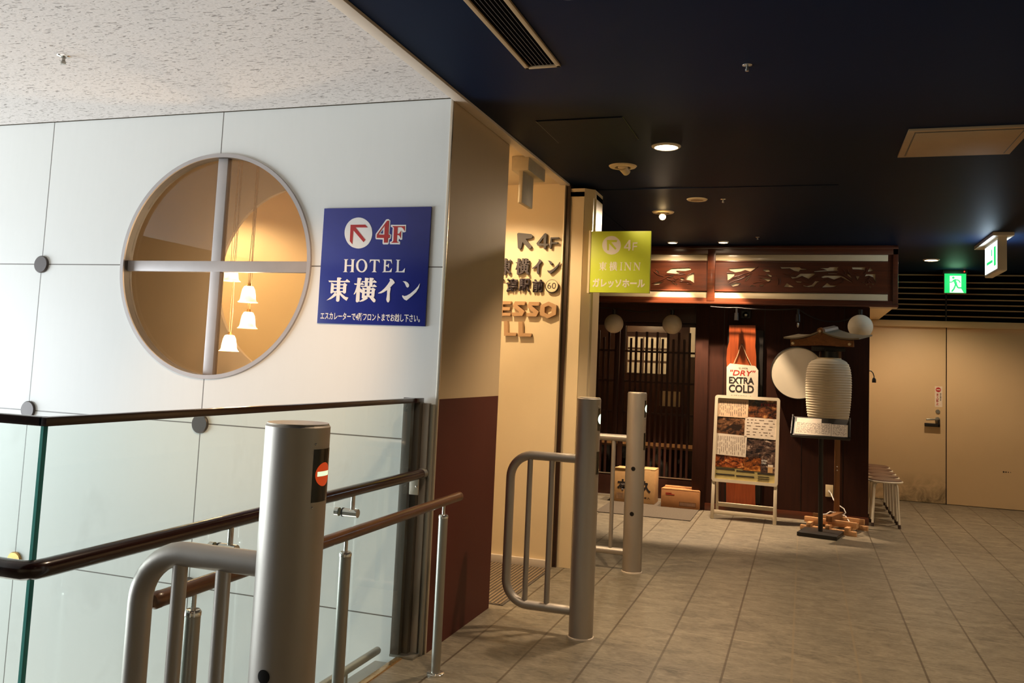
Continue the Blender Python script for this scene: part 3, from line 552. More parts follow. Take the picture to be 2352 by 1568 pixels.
# alcove with raised letters
MB().box(-7.5, -1.664, 6.0, 6.1, 0, CZ).build('wall_alcove', M['beige'], smooth=False, kind=S, label='lit beige alcove wall carrying raised letters', cat='wall')
MB().box(-7.5, -1.667, 5.972, 6.0, 0, .052, .002).build('baseboard_alcove', M['trimwhite'], kind=S, label='low cream baseboard of the lit alcove wall', cat='baseboard')
MB().box(-1.664, -1.632, 6.03, 6.1, 0, CZ).build('trim_4', M['darkwood'], smooth=False, kind=S, label='dark vertical gap between alcove wall and pillar', cat='trim')
MB().box(-1.669, -1.664, 5.996, 6.01, .0, CZ - .01).build('trim_5', M['alu'], smooth=False, kind=S, label='thin metal edge of the alcove wall', cat='trim')
pil = thing('pillar', 'cream chamfered pillar carrying the lime green sign', 'pillar', (-1.54, 6.2, 0), kind=S)
MB().prism([(-1.632, 6.05), (-1.532, 6.05), (-1.532, 6.075), (-1.515, 6.085), (-1.515, 6.11), (-1.468, 6.16), (-1.468, 6.36), (-1.632, 6.36)], 0, 2.675, 'xy').build('shaft', M['beige'], pil, smooth=False)
MB().prism([(-1.53, 6.052), (-1.478, 6.104), (-1.478, 6.16), (-1.515, 6.16), (-1.53, 6.08)], 0, 2.64, 'xy').build('light_channel', M['beige'], pil, smooth=False)
MB().prism([(-1.632, 6.05), (-1.532, 6.05), (-1.468, 6.115), (-1.468, 6.36), (-1.632, 6.36)], 2.64, 2.70, 'xy').build('cap', M['beige'], pil, smooth=False)
MB().box(-2.3, -1.632, 6.38, 7.0, 0, CZ, .02, 3).build('wall_left_far', M['column'], kind=S, label='far two-tone column behind the cream pillar', cat='wall')
# end of the corridor
YB = 11.48
MB().box(-3.5, 6, YB, YB + .1, 0, CZ).build('wall_back', M['backwall'], smooth=False, kind=S, label='cream wall at the end of the corridor', cat='wall')
MB().box(.5, 6, 11.41, YB, 2.072, 2.147, .003).build('trim_6', M['backwall'], kind=S, label='cream lintel under the dark louvres', cat='trim')
d1 = thing('door_1', 'flush cream service door with lever handle and red no entry sticker', 'door', (1.1, YB, 0), kind=S)
MB().box(.55, 1.588, 11.455, YB, .006, 2.08, .002).build('leaf', M['backwall'], d1)
MB().box(1.588, 1.598, 11.452, YB, 0, 2.08).build('gap', M['darkwood'], d1, smooth=False)
MB().rod((1.497, 11.455, .985), (1.497, 11.425, .985), .026).build('rose', M['steel'], d1)
MB().tube([(1.497, 11.425, .985), (1.497, 11.405, .985), (1.47, 11.395, .983), (1.37, 11.395, .978)], .010).build('lever', M['steel'], d1)
MB().box(1.50, 1.52, 11.40, 11.44, .90, .985, .004).box(1.355, 1.52, 11.40, 11.43, .895, .935, .006).build('guard_bar', M['blackm'], d1)
MB().lathe([(.0, -.012), (.022, -.012), (.025, 0)], (1.502, 11.455, 1.075), 20, 'y').build('keyhole', M['steel'], d1)
MB().box(1.598, 6, 11.45, YB, .006, 2.08, .002).build('wall_back_panel', M['backwall'], kind=S, label='cream panel right of the service door', cat='wall')
lv = thing('louvre_grille', 'dark ceiling level louvre with thin pale slats above the service door', 'louvre', (2.2, 11.44, 2.15), kind=S)
MB().box(.5, 6, 11.45, YB - .002, 2.147, CZ - .002).build('backing', M['void'], lv, smooth=False)
for z in (2.206, 2.279, 2.342, 2.405, 2.473, 2.541, 2.609, 2.699):
    MB().box(.5, 6, 11.41, 11.45, z - .006, z + .006).build('slat', M['acpanel'], lv, smooth=False)
MB().box(1.575, 1.590, 11.40, 11.43, 2.147, CZ - .01).build('upright', M['blackm'], lv, smooth=False)
MB().box(4.6, 4.7, -3, 11.6, 0, CZ).build('wall_right', M['beige'], smooth=False, kind=S, label='cream wall along the right side of the corridor, out of view', cat='wall')
MB().box(-1.6, 4.6, -3.1, -3, 0, CZ).build('wall_behind', M['beige'], smooth=False, kind=S, label='cream wall behind the photographer, out of view', cat='wall')
# shop front walls
MB().box(-.97, .605, 9.29, 9.37, 0, 2.148).build('wall_front', M['board'], smooth=False, kind=S, label='dark brown boarded shop wall right of the lattice doors', cat='wall')
MB().box(.545, .605, 9.37, YB, 0, 2.148).build('wall_front_side', M['backwall'], smooth=False, kind=S, label='side wall of the shop beside the stools', cat='wall')
MB().box(-.965, .612, 9.274, 9.29, 0, .075, .003).build('baseboard_front', M['redwood'], kind=S, label='dark baseboard of the boarded shop wall', cat='baseboard')
for i, x in enumerate((-.80, -.395, -.02, .37)):
    MB().box(x - .002, x + .002, 9.287, 9.291, .075, 2.12).build('trim_%d' % (7 + i), M['blackp'], smooth=False, kind=S, label='thin vertical board joint in the dark shop wall', cat='trim', group='board joints of the shop wall')
MB().box(-1.09, -.955, 9.27, 9.80, 0, 2.14, .004).build('trim_11', M['board'], kind=S, label='dark wooden post between lattice door and boarded wall', cat='trim')
MB().box(-3.4, -1.08, 9.64, 9.82, 1.94, 2.16).build('trim_12', M['lattice'], smooth=False, kind=S, label='dark wooden header over the lattice doors', cat='trim')
MB().box(-3.4, -1.08, 9.64, 9.86, 0, .018, .003).build('trim_13', M['alu'], kind=S, label='metal sill under the lattice doors', cat='trim')
MB().box(-3.5, .545, 9.86, YB, 2.2, 2.26).build('ceiling_shop', M['board'], smooth=False, kind=S, label='dark ceiling inside the shop', cat='ceiling')
MB().box(-3.5, -3.4, 9.2, YB, 0, 2.26).build('wall_shop_left', M['board'], smooth=False, kind=S, label='dark left wall of the shop', cat='wall')
MB().box(-3.4, .545, 11.30, 11.47, 0, 2.2).build('wall_shop_inside', M['board'], smooth=False, kind=S, label='dark back wall inside the shop', cat='wall')

def lattice_door(name, label, x0, x1, slats, lock=None, y=9.72):
    d = thing(name, label, 'door', ((x0 + x1) / 2, y, .018), kind=S)
    L = M['lattice']
    for a, b in ((x0, x0 + .055), (x1 - .055, x1)):
        MB().box(a, b, y - .018, y + .018, .018, 1.94, .002).build('stile', L, d)
    MB().box(x0 + .055, x1 - .055, y - .018, y + .018, .018, .25, .002).build('kick_panel', M['board'], d)
    MB().box(x0 + .055, x1 - .055, y - .022, y - .016, .243, .253).build('bead', M['alu'], d, smooth=False)
    MB().box(x0 + .055, x1 - .055, y - .018, y + .018, 1.90, 1.94, .002).build('top_rail', L, d)
    for z in (1.614, 1.276, .93):
        MB().box(x0 + .055, x1 - .055, y - .012, y + .004, z - .011, z + .011).build('rail', L, d, smooth=False)
    for i, x in enumerate(slats):
        MB().box(x - .013, x + .013, y - .018, y - .004, .253, 1.837 if i % 2 else 1.762, .001).build('slat', L, d, smooth=False)
    MB().box(x0 + .055, x1 - .055, y + .006, y + .010, .25, 1.90).build('pane', M['glass'], d, smooth=False)
    if lock:
        MB().lathe([(0, -.012), (.014, -.012), (.017, 0)], (lock[0], y - .018, lock[1]), 18, 'y').lathe([(0, -.012), (.009, -.012), (.011, 0)], (lock[0], y - .018, lock[1] - .05), 18, 'y').build('lock', M['chrome'], d)
    return d
lattice_door('door_2', 'dark wooden lattice sliding door right of the wide stile', -1.975, -1.09, [-1.855 + .0592 * k for k in range(12)], (-1.118, .43))
lattice_door('door_3', 'dark wooden lattice sliding door behind the cream pillar', -2.85, -1.985, [-2.224 - .0585 * k for k in range(9, 0, -1)] + [-2.224, -2.1655, -2.107])
# inside the shop, seen through the lattice
light('shop_interior_light', 'POINT', (-1.9, 10.5, 2.1), 30, (1.0, .72, .44), shadow_soft_size=.1)
MB().box(-2.215, -1.691, 11.285, 11.30, 1.898, 2.012, .002).build('wall_board', M['seatvinyl'], label='plain brown board above the menu grid inside the shop', cat='board')
mg = thing('menu_grid', 'grid of cream menu slips on the shop back wall behind the lattice', 'menu', (-1.93, 11.29, 1.36))
MB().box(-2.21, -1.67, 11.292, 11.30, 1.36, 1.845).build('backing', M['seatvinyl'], mg, smooth=False)
for r in range(3):
    for c in range(5):
        x = -2.195 + c * .106; z = 1.70 - r * .165
        MB().box(x, x + .088, 11.286, 11.292, z, z + .135).build('slip', M['paper'], mg, smooth=False)
MB().box(-1.40, -1.285, 11.285, 11.30, 1.60, 2.02).build('noticeboard', M['paper'], smooth=False, label='tall pale notice at the right inside the shop', cat='notice')
MB().box(-1.52, -1.297, 9.738, 9.742, 1.02, 1.187).build('door_notice', M['thinpaper'], smooth=False, label='white sheet behind the lattice of the right sliding door', cat='notice')
bn = thing('shop_counter', 'low dark counter with pale front edge inside the lattice door', 'counter', (-1.6, 10.3, 0))
MB().box(-2.3, -1.15, 10.1, 10.6, 0, .52).build('body', M['board'], bn, smooth=False)
MB().box(-2.3, -1.15, 10.08, 10.6, .52, .545, .004).build('top', M['card2'], bn)

# ================================================================ wall dots, sprinklers, lights
for k, (x, z, lb) in enumerate([(-4.3, 1.869, 'dark round disc left of the round window'), (-4.3, 1.012, 'dark round disc just above the glass rail corner'), (-3.0905, 1.008, 'dark round disc below the round window behind the glass'), (-4.3, .148, 'lowest left round disc just above the dark handrail bend'), (-3.0905, .148, 'round disc low on the white wall behind the front barrier bars')]):
    o = MB().lathe([(0, -.014), (.047, -.014), (.051, -.010), (.051, 0)], (x, 3.967, z), 36, 'y').build('wall_disc', M['brass'] if k == 3 else M['dot'], label=lb, cat='wall disc', group='round discs on the white wall')

def downlight(x, y, label, r=.083, power=120, lens='lens', cone=104, beam=0):
    t = thing('downlight', label, 'downlight', (x, y, CZ), group='ceiling downlights')
    MB().lathe([(r * .80, -.012), (r * .86, -.012), (r, -.004), (r, 0), (r * .8, 0)], (x, y, CZ), 40).build('trim_ring', M['offwhite'], t)
    MB().lathe([(0, -.009), (r * .81, -.009), (r * .81, -.001)], (x, y, CZ), 40).build('lens', M[lens], t)
    if power:
        light('downlight_lamp', 'SPOT', (x, y, CZ - .02), power, WARM, t, spot_size=math.radians(cone), spot_blend=.6, shadow_soft_size=.05)
    if beam: light('downlight_beam', 'SPOT', (x, y, CZ - .02), beam, WARM, t, spot_size=math.radians(66), spot_blend=.3, shadow_soft_size=.02)
    return t
downlight(-.796, 5.06, 'largest lit downlight in the middle of the dark ceiling', .086, 215, cone=98)
downlight(-.812, 2.85, 'lit downlight cut by the top edge, beside the slot vent', .083, 120)
downlight(-1.306, 8.90, 'left lit downlight close above the carved canopy', .055, 36, 'lens', 155, 370)
downlight(-.797, 8.89, 'right lit downlight close above the carved canopy', .055, 36, 'lens', 155, 370)
downlight(1.274, 10.23, 'lit downlight left of the green exit sign', .083, 150, cone=135)
downlight(2.3, 3.4, 'downlight out of view over the right of the corridor', .083, 235)
downlight(1.3, .6, 'downlight out of view above the photographer', .083, 90)
downlight(3.2, 7.6, 'downlight out of view beyond the hanging exit sign', .083, 350, cone=128)

def eyeball(x, y, label, aim, lit):
    t = thing('spotlight', label, 'spotlight', (x, y, CZ), group='eyeball spotlights in the ceiling')
    MB().lathe([(.052, -.012), (.085, -.008), (.092, 0), (.052, 0), (.052, -.012)], (x, y, CZ), 40).build('trim_ring', M['cream'], t)
    d = Vector(aim).normalized(); c = Vector((x, y, CZ - .006))
    MB().rod(c - d * .004, c + d * .062, .030, .027).ball(tuple(c), .034, 20, (1, 1, .5)).build('lamp_head', M['cream'], t)
    if lit: MB().ball(tuple(c + d * .06), .027, 20).build('bulb', M['bulb'], t)
    light('spotlight_lamp', 'SPOT', tuple(c + d * .10), 45 if lit else 10, WARM, t, spot_size=math.radians(100 if lit else 70), spot_blend=.6, shadow_soft_size=.03, aim=tuple(c + d * 2))
    return t
eyeball(-1.15, 5.53, 'unlit looking eyeball spotlight turned towards the shop', (.90, 3.27, -1.3), False)
eyeball(-1.142, 7.2, 'glowing eyeball spotlight turned towards the barriers', (.05, -.72, -.69), True)
al = thing('downlight', 'downlight hidden in the alcove ceiling behind the column', 'downlight', (-2.2, 5.15, CZ), group='ceiling downlights')
MB().lathe([(.06, -.012), (.08, -.004), (.08, 0), (.06, 0)], (-2.2, 5.15, CZ - .004), 32).build('trim_ring', M['offwhite'], al)
MB().lathe([(0, -.008), (.062, -.008), (.062, 0)], (-2.2, 5.15, CZ - .004), 32).build('lens', M['lens'], al)
light('downlight_lamp', 'SPOT', (-2.2, 5.15, CZ - .03), 105, (1, .74, .44), al, spot_size=math.radians(150), spot_blend=.35, shadow_soft_size=.03)
al2 = thing('downlight', 'downlight hidden further left in the alcove ceiling', 'downlight', (-4.6, 5.35, CZ), group='ceiling downlights')
MB().lathe([(0, -.008), (.08, -.008), (.08, 0)], (-4.6, 5.35, CZ - .004), 32).build('lens', M['lens'], al2)
light('downlight_lamp', 'SPOT', (-4.6, 5.35, CZ - .03), 95, (1, .72, .40), al2, spot_size=math.radians(150), spot_blend=.4, shadow_soft_size=.03)

def sprinkler(x, y, z, label, s=1.0):
    t = thing('sprinkler', label, 'sprinkler', (x, y, z), group='ceiling sprinklers')
    MB().lathe([(.014 * s, -.006), (.034 * s, -.002), (.036 * s, 0), (.014 * s, 0), (.014 * s, -.006)], (x, y, z), 28).build('escutcheon', M['chrome'], t)
    MB().lathe([(0, -.044 * s), (.013 * s, -.044 * s), (.014 * s, -.03 * s), (.009 * s, -.026 * s), (.009 * s, 0)], (x, y, z), 20).build('head', M['steel'], t)
sprinkler(-3.28, 3.04, CZ + .003, 'sprinkler head in the speckled white ceiling', .85)
sprinkler(-.254, 3.76, CZ, 'nearest sprinkler head in the dark ceiling', .6)
sprinkler(-.609, 6.70, CZ, 'sprinkler head right of the small round ceiling speaker', .6)
sprinkler(-.45, 8.6, CZ, 'farthest tiny sprinkler head above the canopy', .55)
sp = thing('ceiling_speaker', 'small flat round cream ceiling fitting beside a sprinkler', 'ceiling fitting', (-.803, 6.685, CZ))
MB().lathe([(.05, -.010), (.072, -.008), (.080, 0), (.05, 0), (.05, -.010)], (-.803, 6.685, CZ), 36).build('trim_ring', M['cream'], sp)
MB().lathe([(0, -.007), (.051, -.007), (.051, 0)], (-.803, 6.685, CZ), 30).build('grille', M['acpanel'], sp)

v = thing('slot_vent', 'long dark slot air vent with pale frame in the navy ceiling', 'vent', (-1.12, 2.4, CZ))
MB().box(-1.205, -1.185, 1.2, 3.60, CZ - .010, CZ, .002).box(-1.060, -1.040, 1.2, 3.60, CZ - .010, CZ, .002).box(-1.205, -1.040, 3.58, 3.60, CZ - .010, CZ, .002).build('frame', M['acpanel'], v)
MB().box(-1.186, -1.059, 1.2, 3.585, CZ - .002, CZ).build('backing', M['void'], v, smooth=False)
for k in range(6):
    x = -1.167 + k * .0178
    MB().box(x - .0010, x + .0010, 1.2, 3.572, CZ - .0055, CZ - .004).build('slat', M['ventslat'], v, smooth=False)
ah = thing('access_hatch', 'flush navy access hatch with thin outline near the column', 'hatch', (-1.17, 4.65, CZ))
MB().box(-1.410, -.928, 4.418, 4.89, CZ - .003, CZ).build('outline', M['blackp'], ah, smooth=False)
MB().box(-1.406, -.932, 4.422, 4.886, CZ - .005, CZ - .001).build('lid', M['navy'], ah, smooth=False)
ra = thing('return_air_panel', 'square cream ceiling panel with dark inner gap at upper right', 'ceiling panel', (.79, 5.19, CZ))
MB().box(.50, 1.085, 4.90, 5.485, CZ - .012, CZ, .002).build('frame', M['acpanel'], ra)
MB().box(.533, 1.052, 4.933, 5.452, CZ - .0135, CZ - .011).build('gap', M['blackp'], ra, smooth=False)
MB().box(.540, 1.045, 4.940, 5.445, CZ - .016, CZ - .011, .001).build('panel', M['acpanel'], ra)
MB().box(-1.64, .2, 6.255, 6.265, CZ - .004, CZ).build('trim_14', M['navy'], smooth=False, kind=S, label='faint joint line in the dark ceiling before the glowing spotlight', cat='trim')

# ================================================================ pendant lamps behind the round window
def bell(x, z, label):
    y = 4.38
    t = thing('pendant_lamp', label, 'pendant lamp', (x, y, z), group='bell pendant lamps behind the round window')
    h = .098
    prof = [(.012, h), (.026, h - .004), (.036, h - .022), (.042, h - .05), (.046, .018), (.052, .006), (.060, 0), (.0585, -.001), (.044, .016), (.040, h - .05), (.034, h - .024), (.02, h - .01)]
    MB().lathe(prof, (x, y, z), 48, ripple=lambda a, q: .06 * math.cos(6 * a) * max(0, 1 - q / .09)).build('shade', M['bellglass'], t)
    MB().ball((x, y, z + .032), .022, 18).build('bulb', M['bulb'], t)
    MB().lathe([(.0, h + .016), (.010, h + .016), (.014, h - .004), (0, h - .004)], (x, y, z), 18).build('socket', M['brass'], t)
    for s in (-1, 1):
        MB().tube([(x + s * .006, y, z + h + .012), (x + s * .009, y, z + h + .14), (x + s * .004, y, z + h + .3), (x + s * .004, y, CZ - .02)], .0018, 6).build('cord', M['rope'], t)
    light('pendant_light', 'POINT', (x, y, z + .075), 46, (1, .78, .52), t, shadow_soft_size=.03)
N_ = NT('frosted_bell_glass'); N_.b.inputs['Base Color'].default_value = (.9, .78, .62, 1); N_.b.inputs['Roughness'].default_value = .5
N_.b.inputs['Emission Color'].default_value = lin((255, 196, 130)); N_.b.inputs['Emission Strength'].default_value = 1.1; M['bellglass'] = N_.m
t_ = N_.n('ShaderNodeBsdfTransparent'); x_ = N_.n('ShaderNodeMixShader'); x_.inputs[0].default_value = .72; N_.l(t_.outputs[0], x_.inputs[1]); N_.l(N_.b.outputs[0], x_.inputs[2]); N_.l(x_.outputs[0], N_.out.inputs[0])
bell(-3.275, 1.826, 'highest frosted bell pendant lamp behind the round window')
bell(-3.142, 1.70, 'upper right frosted bell pendant lamp, second from the top')
bell(-3.132, 1.545, 'lower right frosted bell pendant lamp, third from the top')
bell(-3.252, 1.405, 'lowest frosted bell pendant lamp behind the round window')

eyeball(-1.25, 1.75, 'added spotlight out of view, for the warm glow on the white wall', (-.50, .79, -.50), False)
SPW = bpy.data.objects['spotlight_lamp.002'].data; SPW.energy = 210; SPW.color = (1, .62, .34); SPW.spot_size = math.radians(34); SPW.spot_blend = .9  # added unseen lamp, puts the warm glow below the round window
# ================================================================ signs with lettering
Y0 = 3.967
bs = thing('hotel_sign', 'square blue wall sign with red 4F, HOTEL and white Japanese lettering', 'sign', (-2.10, Y0, 1.57))
MB().box(-2.407, -1.793, Y0 - .010, Y0 - .0005, 1.571, 2.175, .001).build('plate', M['blue'], bs)
yf = Y0 - .0102
MB().sheet(D['circ'], yf - .0008, yf).build('arrow_disc', M['white'], bs, smooth=False)
MB().prism(D['arrow'][0], yf - .0018, yf - .0006).build('arrow', M['red'], bs, smooth=False)
MB().sheet(D['fourw'], yf - .0006, yf).sheet(D['effw'], yf - .0012, yf).build('lettering_outline', M['white'], bs, smooth=False)
MB().sheet(D['four'], yf - .0022, yf - .0008).sheet(D['eff'], yf - .0022, yf - .0012).build('floor_lettering', M['red'], bs, smooth=False)
MB().glyph(D['hotel'], yf, .001).sheet(D['hotelO'], yf - .001, yf).build('hotel_lettering', M['white'], bs, smooth=False)
MB().glyph(D['to'] + D['yo'] + D['i'] + D['n'], yf, .001).build('name_lettering', M['white'], bs, smooth=False)
MB().text('エスカレーターで4階フロントまでお越し下さい。', (-2.388, 1.590, -1.822, 1.630), yf, .0008, .016).build('note_lettering', M['white'], bs, smooth=False)

YA = 6.0
wl = thing('arrow_lettering', 'raised dark brown arrow and 4F on the lit alcove wall', 'lettering', (-1.86, YA, 2.25))
MB().prism(D['w_arrow'][0], YA - .028, YA - .010).build('arrow', M['letterdark'], wl, smooth=False)
MB().sheet(D['w_four'], YA - .028, YA - .010).build('numeral', M['letterdark'], wl, smooth=False)
MB().prism(D['w_eff'][0], YA - .028, YA - .010).build('letter', M['letterdark'], wl, smooth=False)
wn = thing('name_lettering', 'raised slate blue Japanese hotel name on the lit alcove wall', 'lettering', (-1.88, YA, 1.93))
for k in ('to', 'yo', 'i', 'n'):
    MB().glyph(D[k], YA - .008, .018, D['bx_' + k], bbox(D[k])).build('character', M['letterblue'], wn, smooth=False)
for k, ch in (('ni', '新'), ('gata', '潟'), ('eki', '駅'), ('mae', '前')):
    MB().text(ch, D['bx_' + k], YA - .008, .018, .03).build('character', M['letterblue'], wn, smooth=False)
rc = D['ring'][0]; rcx = sum(p[0] for p in rc) / len(rc); rcz = sum(p[1] for p in rc) / len(rc)
MB().prism(circle(rcx - .004, rcz - .004, .0475, 48), YA - .026, YA - .006).build('number_disc_rim', M['letterdark'], wn, smooth=False)
MB().prism(circle(rcx, rcz, .0445, 48), YA - .030, YA - .02).build('number_disc', M['beige'], wn, smooth=False)
MB().sheet([circle(rcx, rcz, .0465, 48), circle(rcx, rcz, .0440, 48)], YA - .0310, YA - .029).text('60', D['bx_60'], YA - .030, .001).build('number', M['letterdark'], wn, smooth=False)
wh = thing('hall_lettering', 'large raised tan capitals of the hall name on the lit alcove wall', 'lettering', (-1.88, YA, 1.62))
for L in D['w_big']: MB().sheet(L, YA - .034, YA - .003).build('letter', M['lettertan'], wh, smooth=False)

gs = thing('projecting_sign', 'lime green square sign with arrow and 4F projecting from the cream pillar', 'sign', (-1.25, 6.0, 1.935))
MB().box(-1.462, -1.028, 5.986, 6.014, 1.937, 2.373, .002).build('panel', M['green'], gs)
MB().box(-1.472, -1.455, 5.982, 6.05, 1.93, 2.38, .003).build('mounting_channel', M['cream'], gs)
yg = 5.986
MB().sheet(D['g_circ'], yg - .0006, yg).build('arrow_disc', M['white'], gs, smooth=False)
MB().prism(D['g_arrow'][0], yg - .0016, yg - .0004).build('arrow', M['green'], gs, smooth=False)
MB().sheet(D['g_four'], yg - .0008, yg).prism(D['g_eff'][0], yg - .0008, yg).build('floor_lettering', M['white'], gs, smooth=False)
g = MB()
for k in ('to', 'yo'): g.glyph(D[k], yg, .0008, D['gx_' + k], bbox(D[k]))
g.glyph(D['inn'], yg, .0008).build('name_lettering', M['white'], gs, smooth=False)
MB().text('ガレッソホール', D['gx_kana'], yg, .0008, .035).build('hall_lettering', M['white'], gs, smooth=False)

hs = thing('hanging_sign', 'pale hanging ceiling sign seen edge on inside the alcove', 'sign', (-1.72, 5.35, 2.4))
MB().box(-1.79, -1.675, 5.15, 5.52, 2.632, CZ - .003, .006).build('housing', M['hangsign'], hs)
MB().box(-1.745, -1.717, 5.17, 5.40, 2.428, 2.64, .006).build('panel', M['hangsign'], hs)

# ================================================================ glass balustrade and handrails
gb = thing('glass_balustrade', 'clear glass balustrade with dark cap rail around the escalator well', 'balustrade', (-1.79, 2.8, 0))
def em(f): return 1 if f.normal.y < -.7 and f.calc_area() < .06 else 0
def em2(f): return 1 if f.normal.x > .7 else 0
MB().box(-1.797, -1.783, 1.707, 3.860, -.28, 1.20).build('long_pane', None, gb, smooth=False, mats=[M['glass'], M['edge_glass']], facemat=em)
MB().box(-4.2, -1.799, 1.700, 1.714, -.28, 1.20).build('short_pane', None, gb, smooth=False, mats=[M['glass'], M['edge_glass']], facemat=em2)
MB().box(-1.803, -1.777, 1.694, 3.858, 1.196, 1.219, .003).box(-4.2, -1.79, 1.694, 1.720, 1.196, 1.219, .003).build('cap_rail', M['darkwood'], gb)
MB().box(-1.806, -1.774, 1.692, 3.858, -.012, .006, .002).build('base_strip', M['brass'], gb)
ep = thing('end_post', 'grey steel channel post at the wall end of the glass balustrade', 'post', (-1.775, 3.9, 0))
MB().box(-1.845, -1.800, 3.868, 3.90, 0, 1.20, .002).box(-1.835, -1.770, 3.90, 3.945, 0, 1.20, .002).build('channel', M['channel'], ep)
MB().box(-1.845, -1.80, 3.866, 3.90, 1.196, 1.219, .003).box(-1.80, -1.77, 3.866, 3.945, 1.196, 1.219, .003).build('post_cap', M['darkwood'], ep)
MB().box(-1.770, -1.735, 3.930, 3.958, 0, 1.195, .003).build('flat_bar', M['barrier'], ep)
MB().rod((-1.722, 3.944, 0), (-1.722, 3.944, 1.19), .012).build('tube', M['steel'], ep)
MB().box(-1.79, -1.742, 3.868, 3.875, .76, .835, .002).build('bracket_plate', M['alu'], ep)
MB().ball((-1.752, 3.867, .80), .006).build('bolt', M['chrome'], ep)
MB().box(-1.845, -1.72, 3.862, 3.955, 0, .012, .002).build('foot_plate', M['steel'], ep)

hr = thing('handrail', 'dark polished wooden handrail bending round the glass corner', 'handrail', (-1.745, 2.7, .85))
MB().tube([(-4.2, 1.652, .858), (-1.80, 1.652, .858), (-1.765, 1.655, .858), (-1.748, 1.672, .858), (-1.745, 1.70, .858), (-1.745, 3.895, .858)], .0235, 20).build('rail', M['darkwood'], hr)
MB().rod((-1.745, 3.89, .858), (-1.745, 3.928, .858), .025).build('end_cap', M['steel'], hr)
for y in (2.42, 3.22):
    b = MB().rod((-1.782, y, .770), (-1.712, y, .770), .0175).build('bracket', M['chrome'], hr)
    MB().rod((-1.738, y, .772), (-1.738, y, .842), .009).build('pin', M['chrome'], b)
    MB().rod((-1.7825, y, .770), (-1.776, y, .770), .0185).build('washer', M['blackp'], b)
    MB().rod((-1.815, y, .770), (-1.7975, y, .770), .0175).build('clamp', M['chrome'], b)
h2 = thing('handrail', 'brown wooden handrail on slim steel posts in front of the glass', 'handrail', (-1.553, 2.85, 0))
MB().rod((-1.553, 1.865, .765), (-1.553, 3.925, .765), .0215, seg=24).build('rail', M['brownwood'], h2)
MB().lathe([(0, -.006), (.016, -.004), (.0222, .004), (.0222, .02)], (-1.553, 1.862, .765), 24, 'y').build('end_cap', M['brownwood'], h2)
MB().lathe([(.0222, -.02), (.0222, -.004), (.016, .004), (0, .006)], (-1.553, 3.928, .765), 24, 'y').build('end_cap', M['brownwood'], h2)
for y in (2.02, 2.845, 3.742):
    p = MB().rod((-1.553, y, .008), (-1.553, y, .700), .0212, seg=24).build('post', M['steel'], h2)
    MB().lathe([(.0, .702), (.018, .706), (.0225, .700), (.0225, .690), (.0212, .690)], (-1.553, y, 0), 24).build('cap', M['chrome'], p)
    MB().rod((-1.553, y, .70), (-1.553, y, .752), .007).build('pin', M['chrome'], p)
    MB().lathe([(0, 0), (.040, 0), (.040, .006), (.034, .010), (.021, .011)], (-1.553, y, 0), 28).build('base_flange', M['chrome'], p)
lh = thing('lower_rail', 'short grey rail low beyond the glass beside the floor edge', 'rail', (-1.9, 3.5, 0))
MB().rod((-1.9, 2.9, .024), (-1.9, 3.845, .024), .018).ball((-1.9, 3.845, .024), .018).build('rail', M['barrier'], lh)
MB().box(-1.915, -1.885, 3.52, 3.54, -.06, .015).box(-1.915, -1.885, 3.0, 3.02, -.06, .015).build('bracket', M['barrier'], lh)
MB().box(-1.96, -1.81, 1.80, 3.95, -.20, -.06, .004).build('well_ledge', M['barrier'], label='grey ledge along the floor edge beyond the glass', cat='ledge')

# ================================================================ barrier posts
def on_cyl(pts, x, y, r, a0, z0, e=.0006):
    return [(x + (r + e) * math.cos(a0 + u / r), y + (r + e) * math.sin(a0 + u / r), z0 + w) for u, w in pts]
def patch(mb, x, y, r, a0, zc, w, h, e=.0006, n=12, disc=False):
    b = bmesh.new()
    if disc:
        n = 16   # upright strips, so that the disc follows the curve of the post
        us = [-w / 2 * math.cos(PI * k / n) for k in range(n + 1)]
        hs_ = [h / 2 * math.sqrt(max(0, 1 - (2 * u / w) ** 2)) + 1e-5 for u in us]
        A = [b.verts.new(q) for q in on_cyl([(u, -q) for u, q in zip(us, hs_)], x, y, r, a0, zc, e)]
        B = [b.verts.new(q) for q in on_cyl([(u, q) for u, q in zip(us, hs_)], x, y, r, a0, zc, e)]
        for k in range(n): b.faces.new((A[k], A[k + 1], B[k + 1], B[k]))
    else:
        A = [b.verts.new(q) for q in on_cyl([(-w / 2 + w * k / n, -h / 2) for k in range(n + 1)], x, y, r, a0, zc, e)]
        B = [b.verts.new(q) for q in on_cyl([(-w / 2 + w * k / n, h / 2) for k in range(n + 1)], x, y, r, a0, zc, e)]
        for k in range(n): b.faces.new((A[k], A[k + 1], B[k + 1], B[k]))
    return mb._add(b)
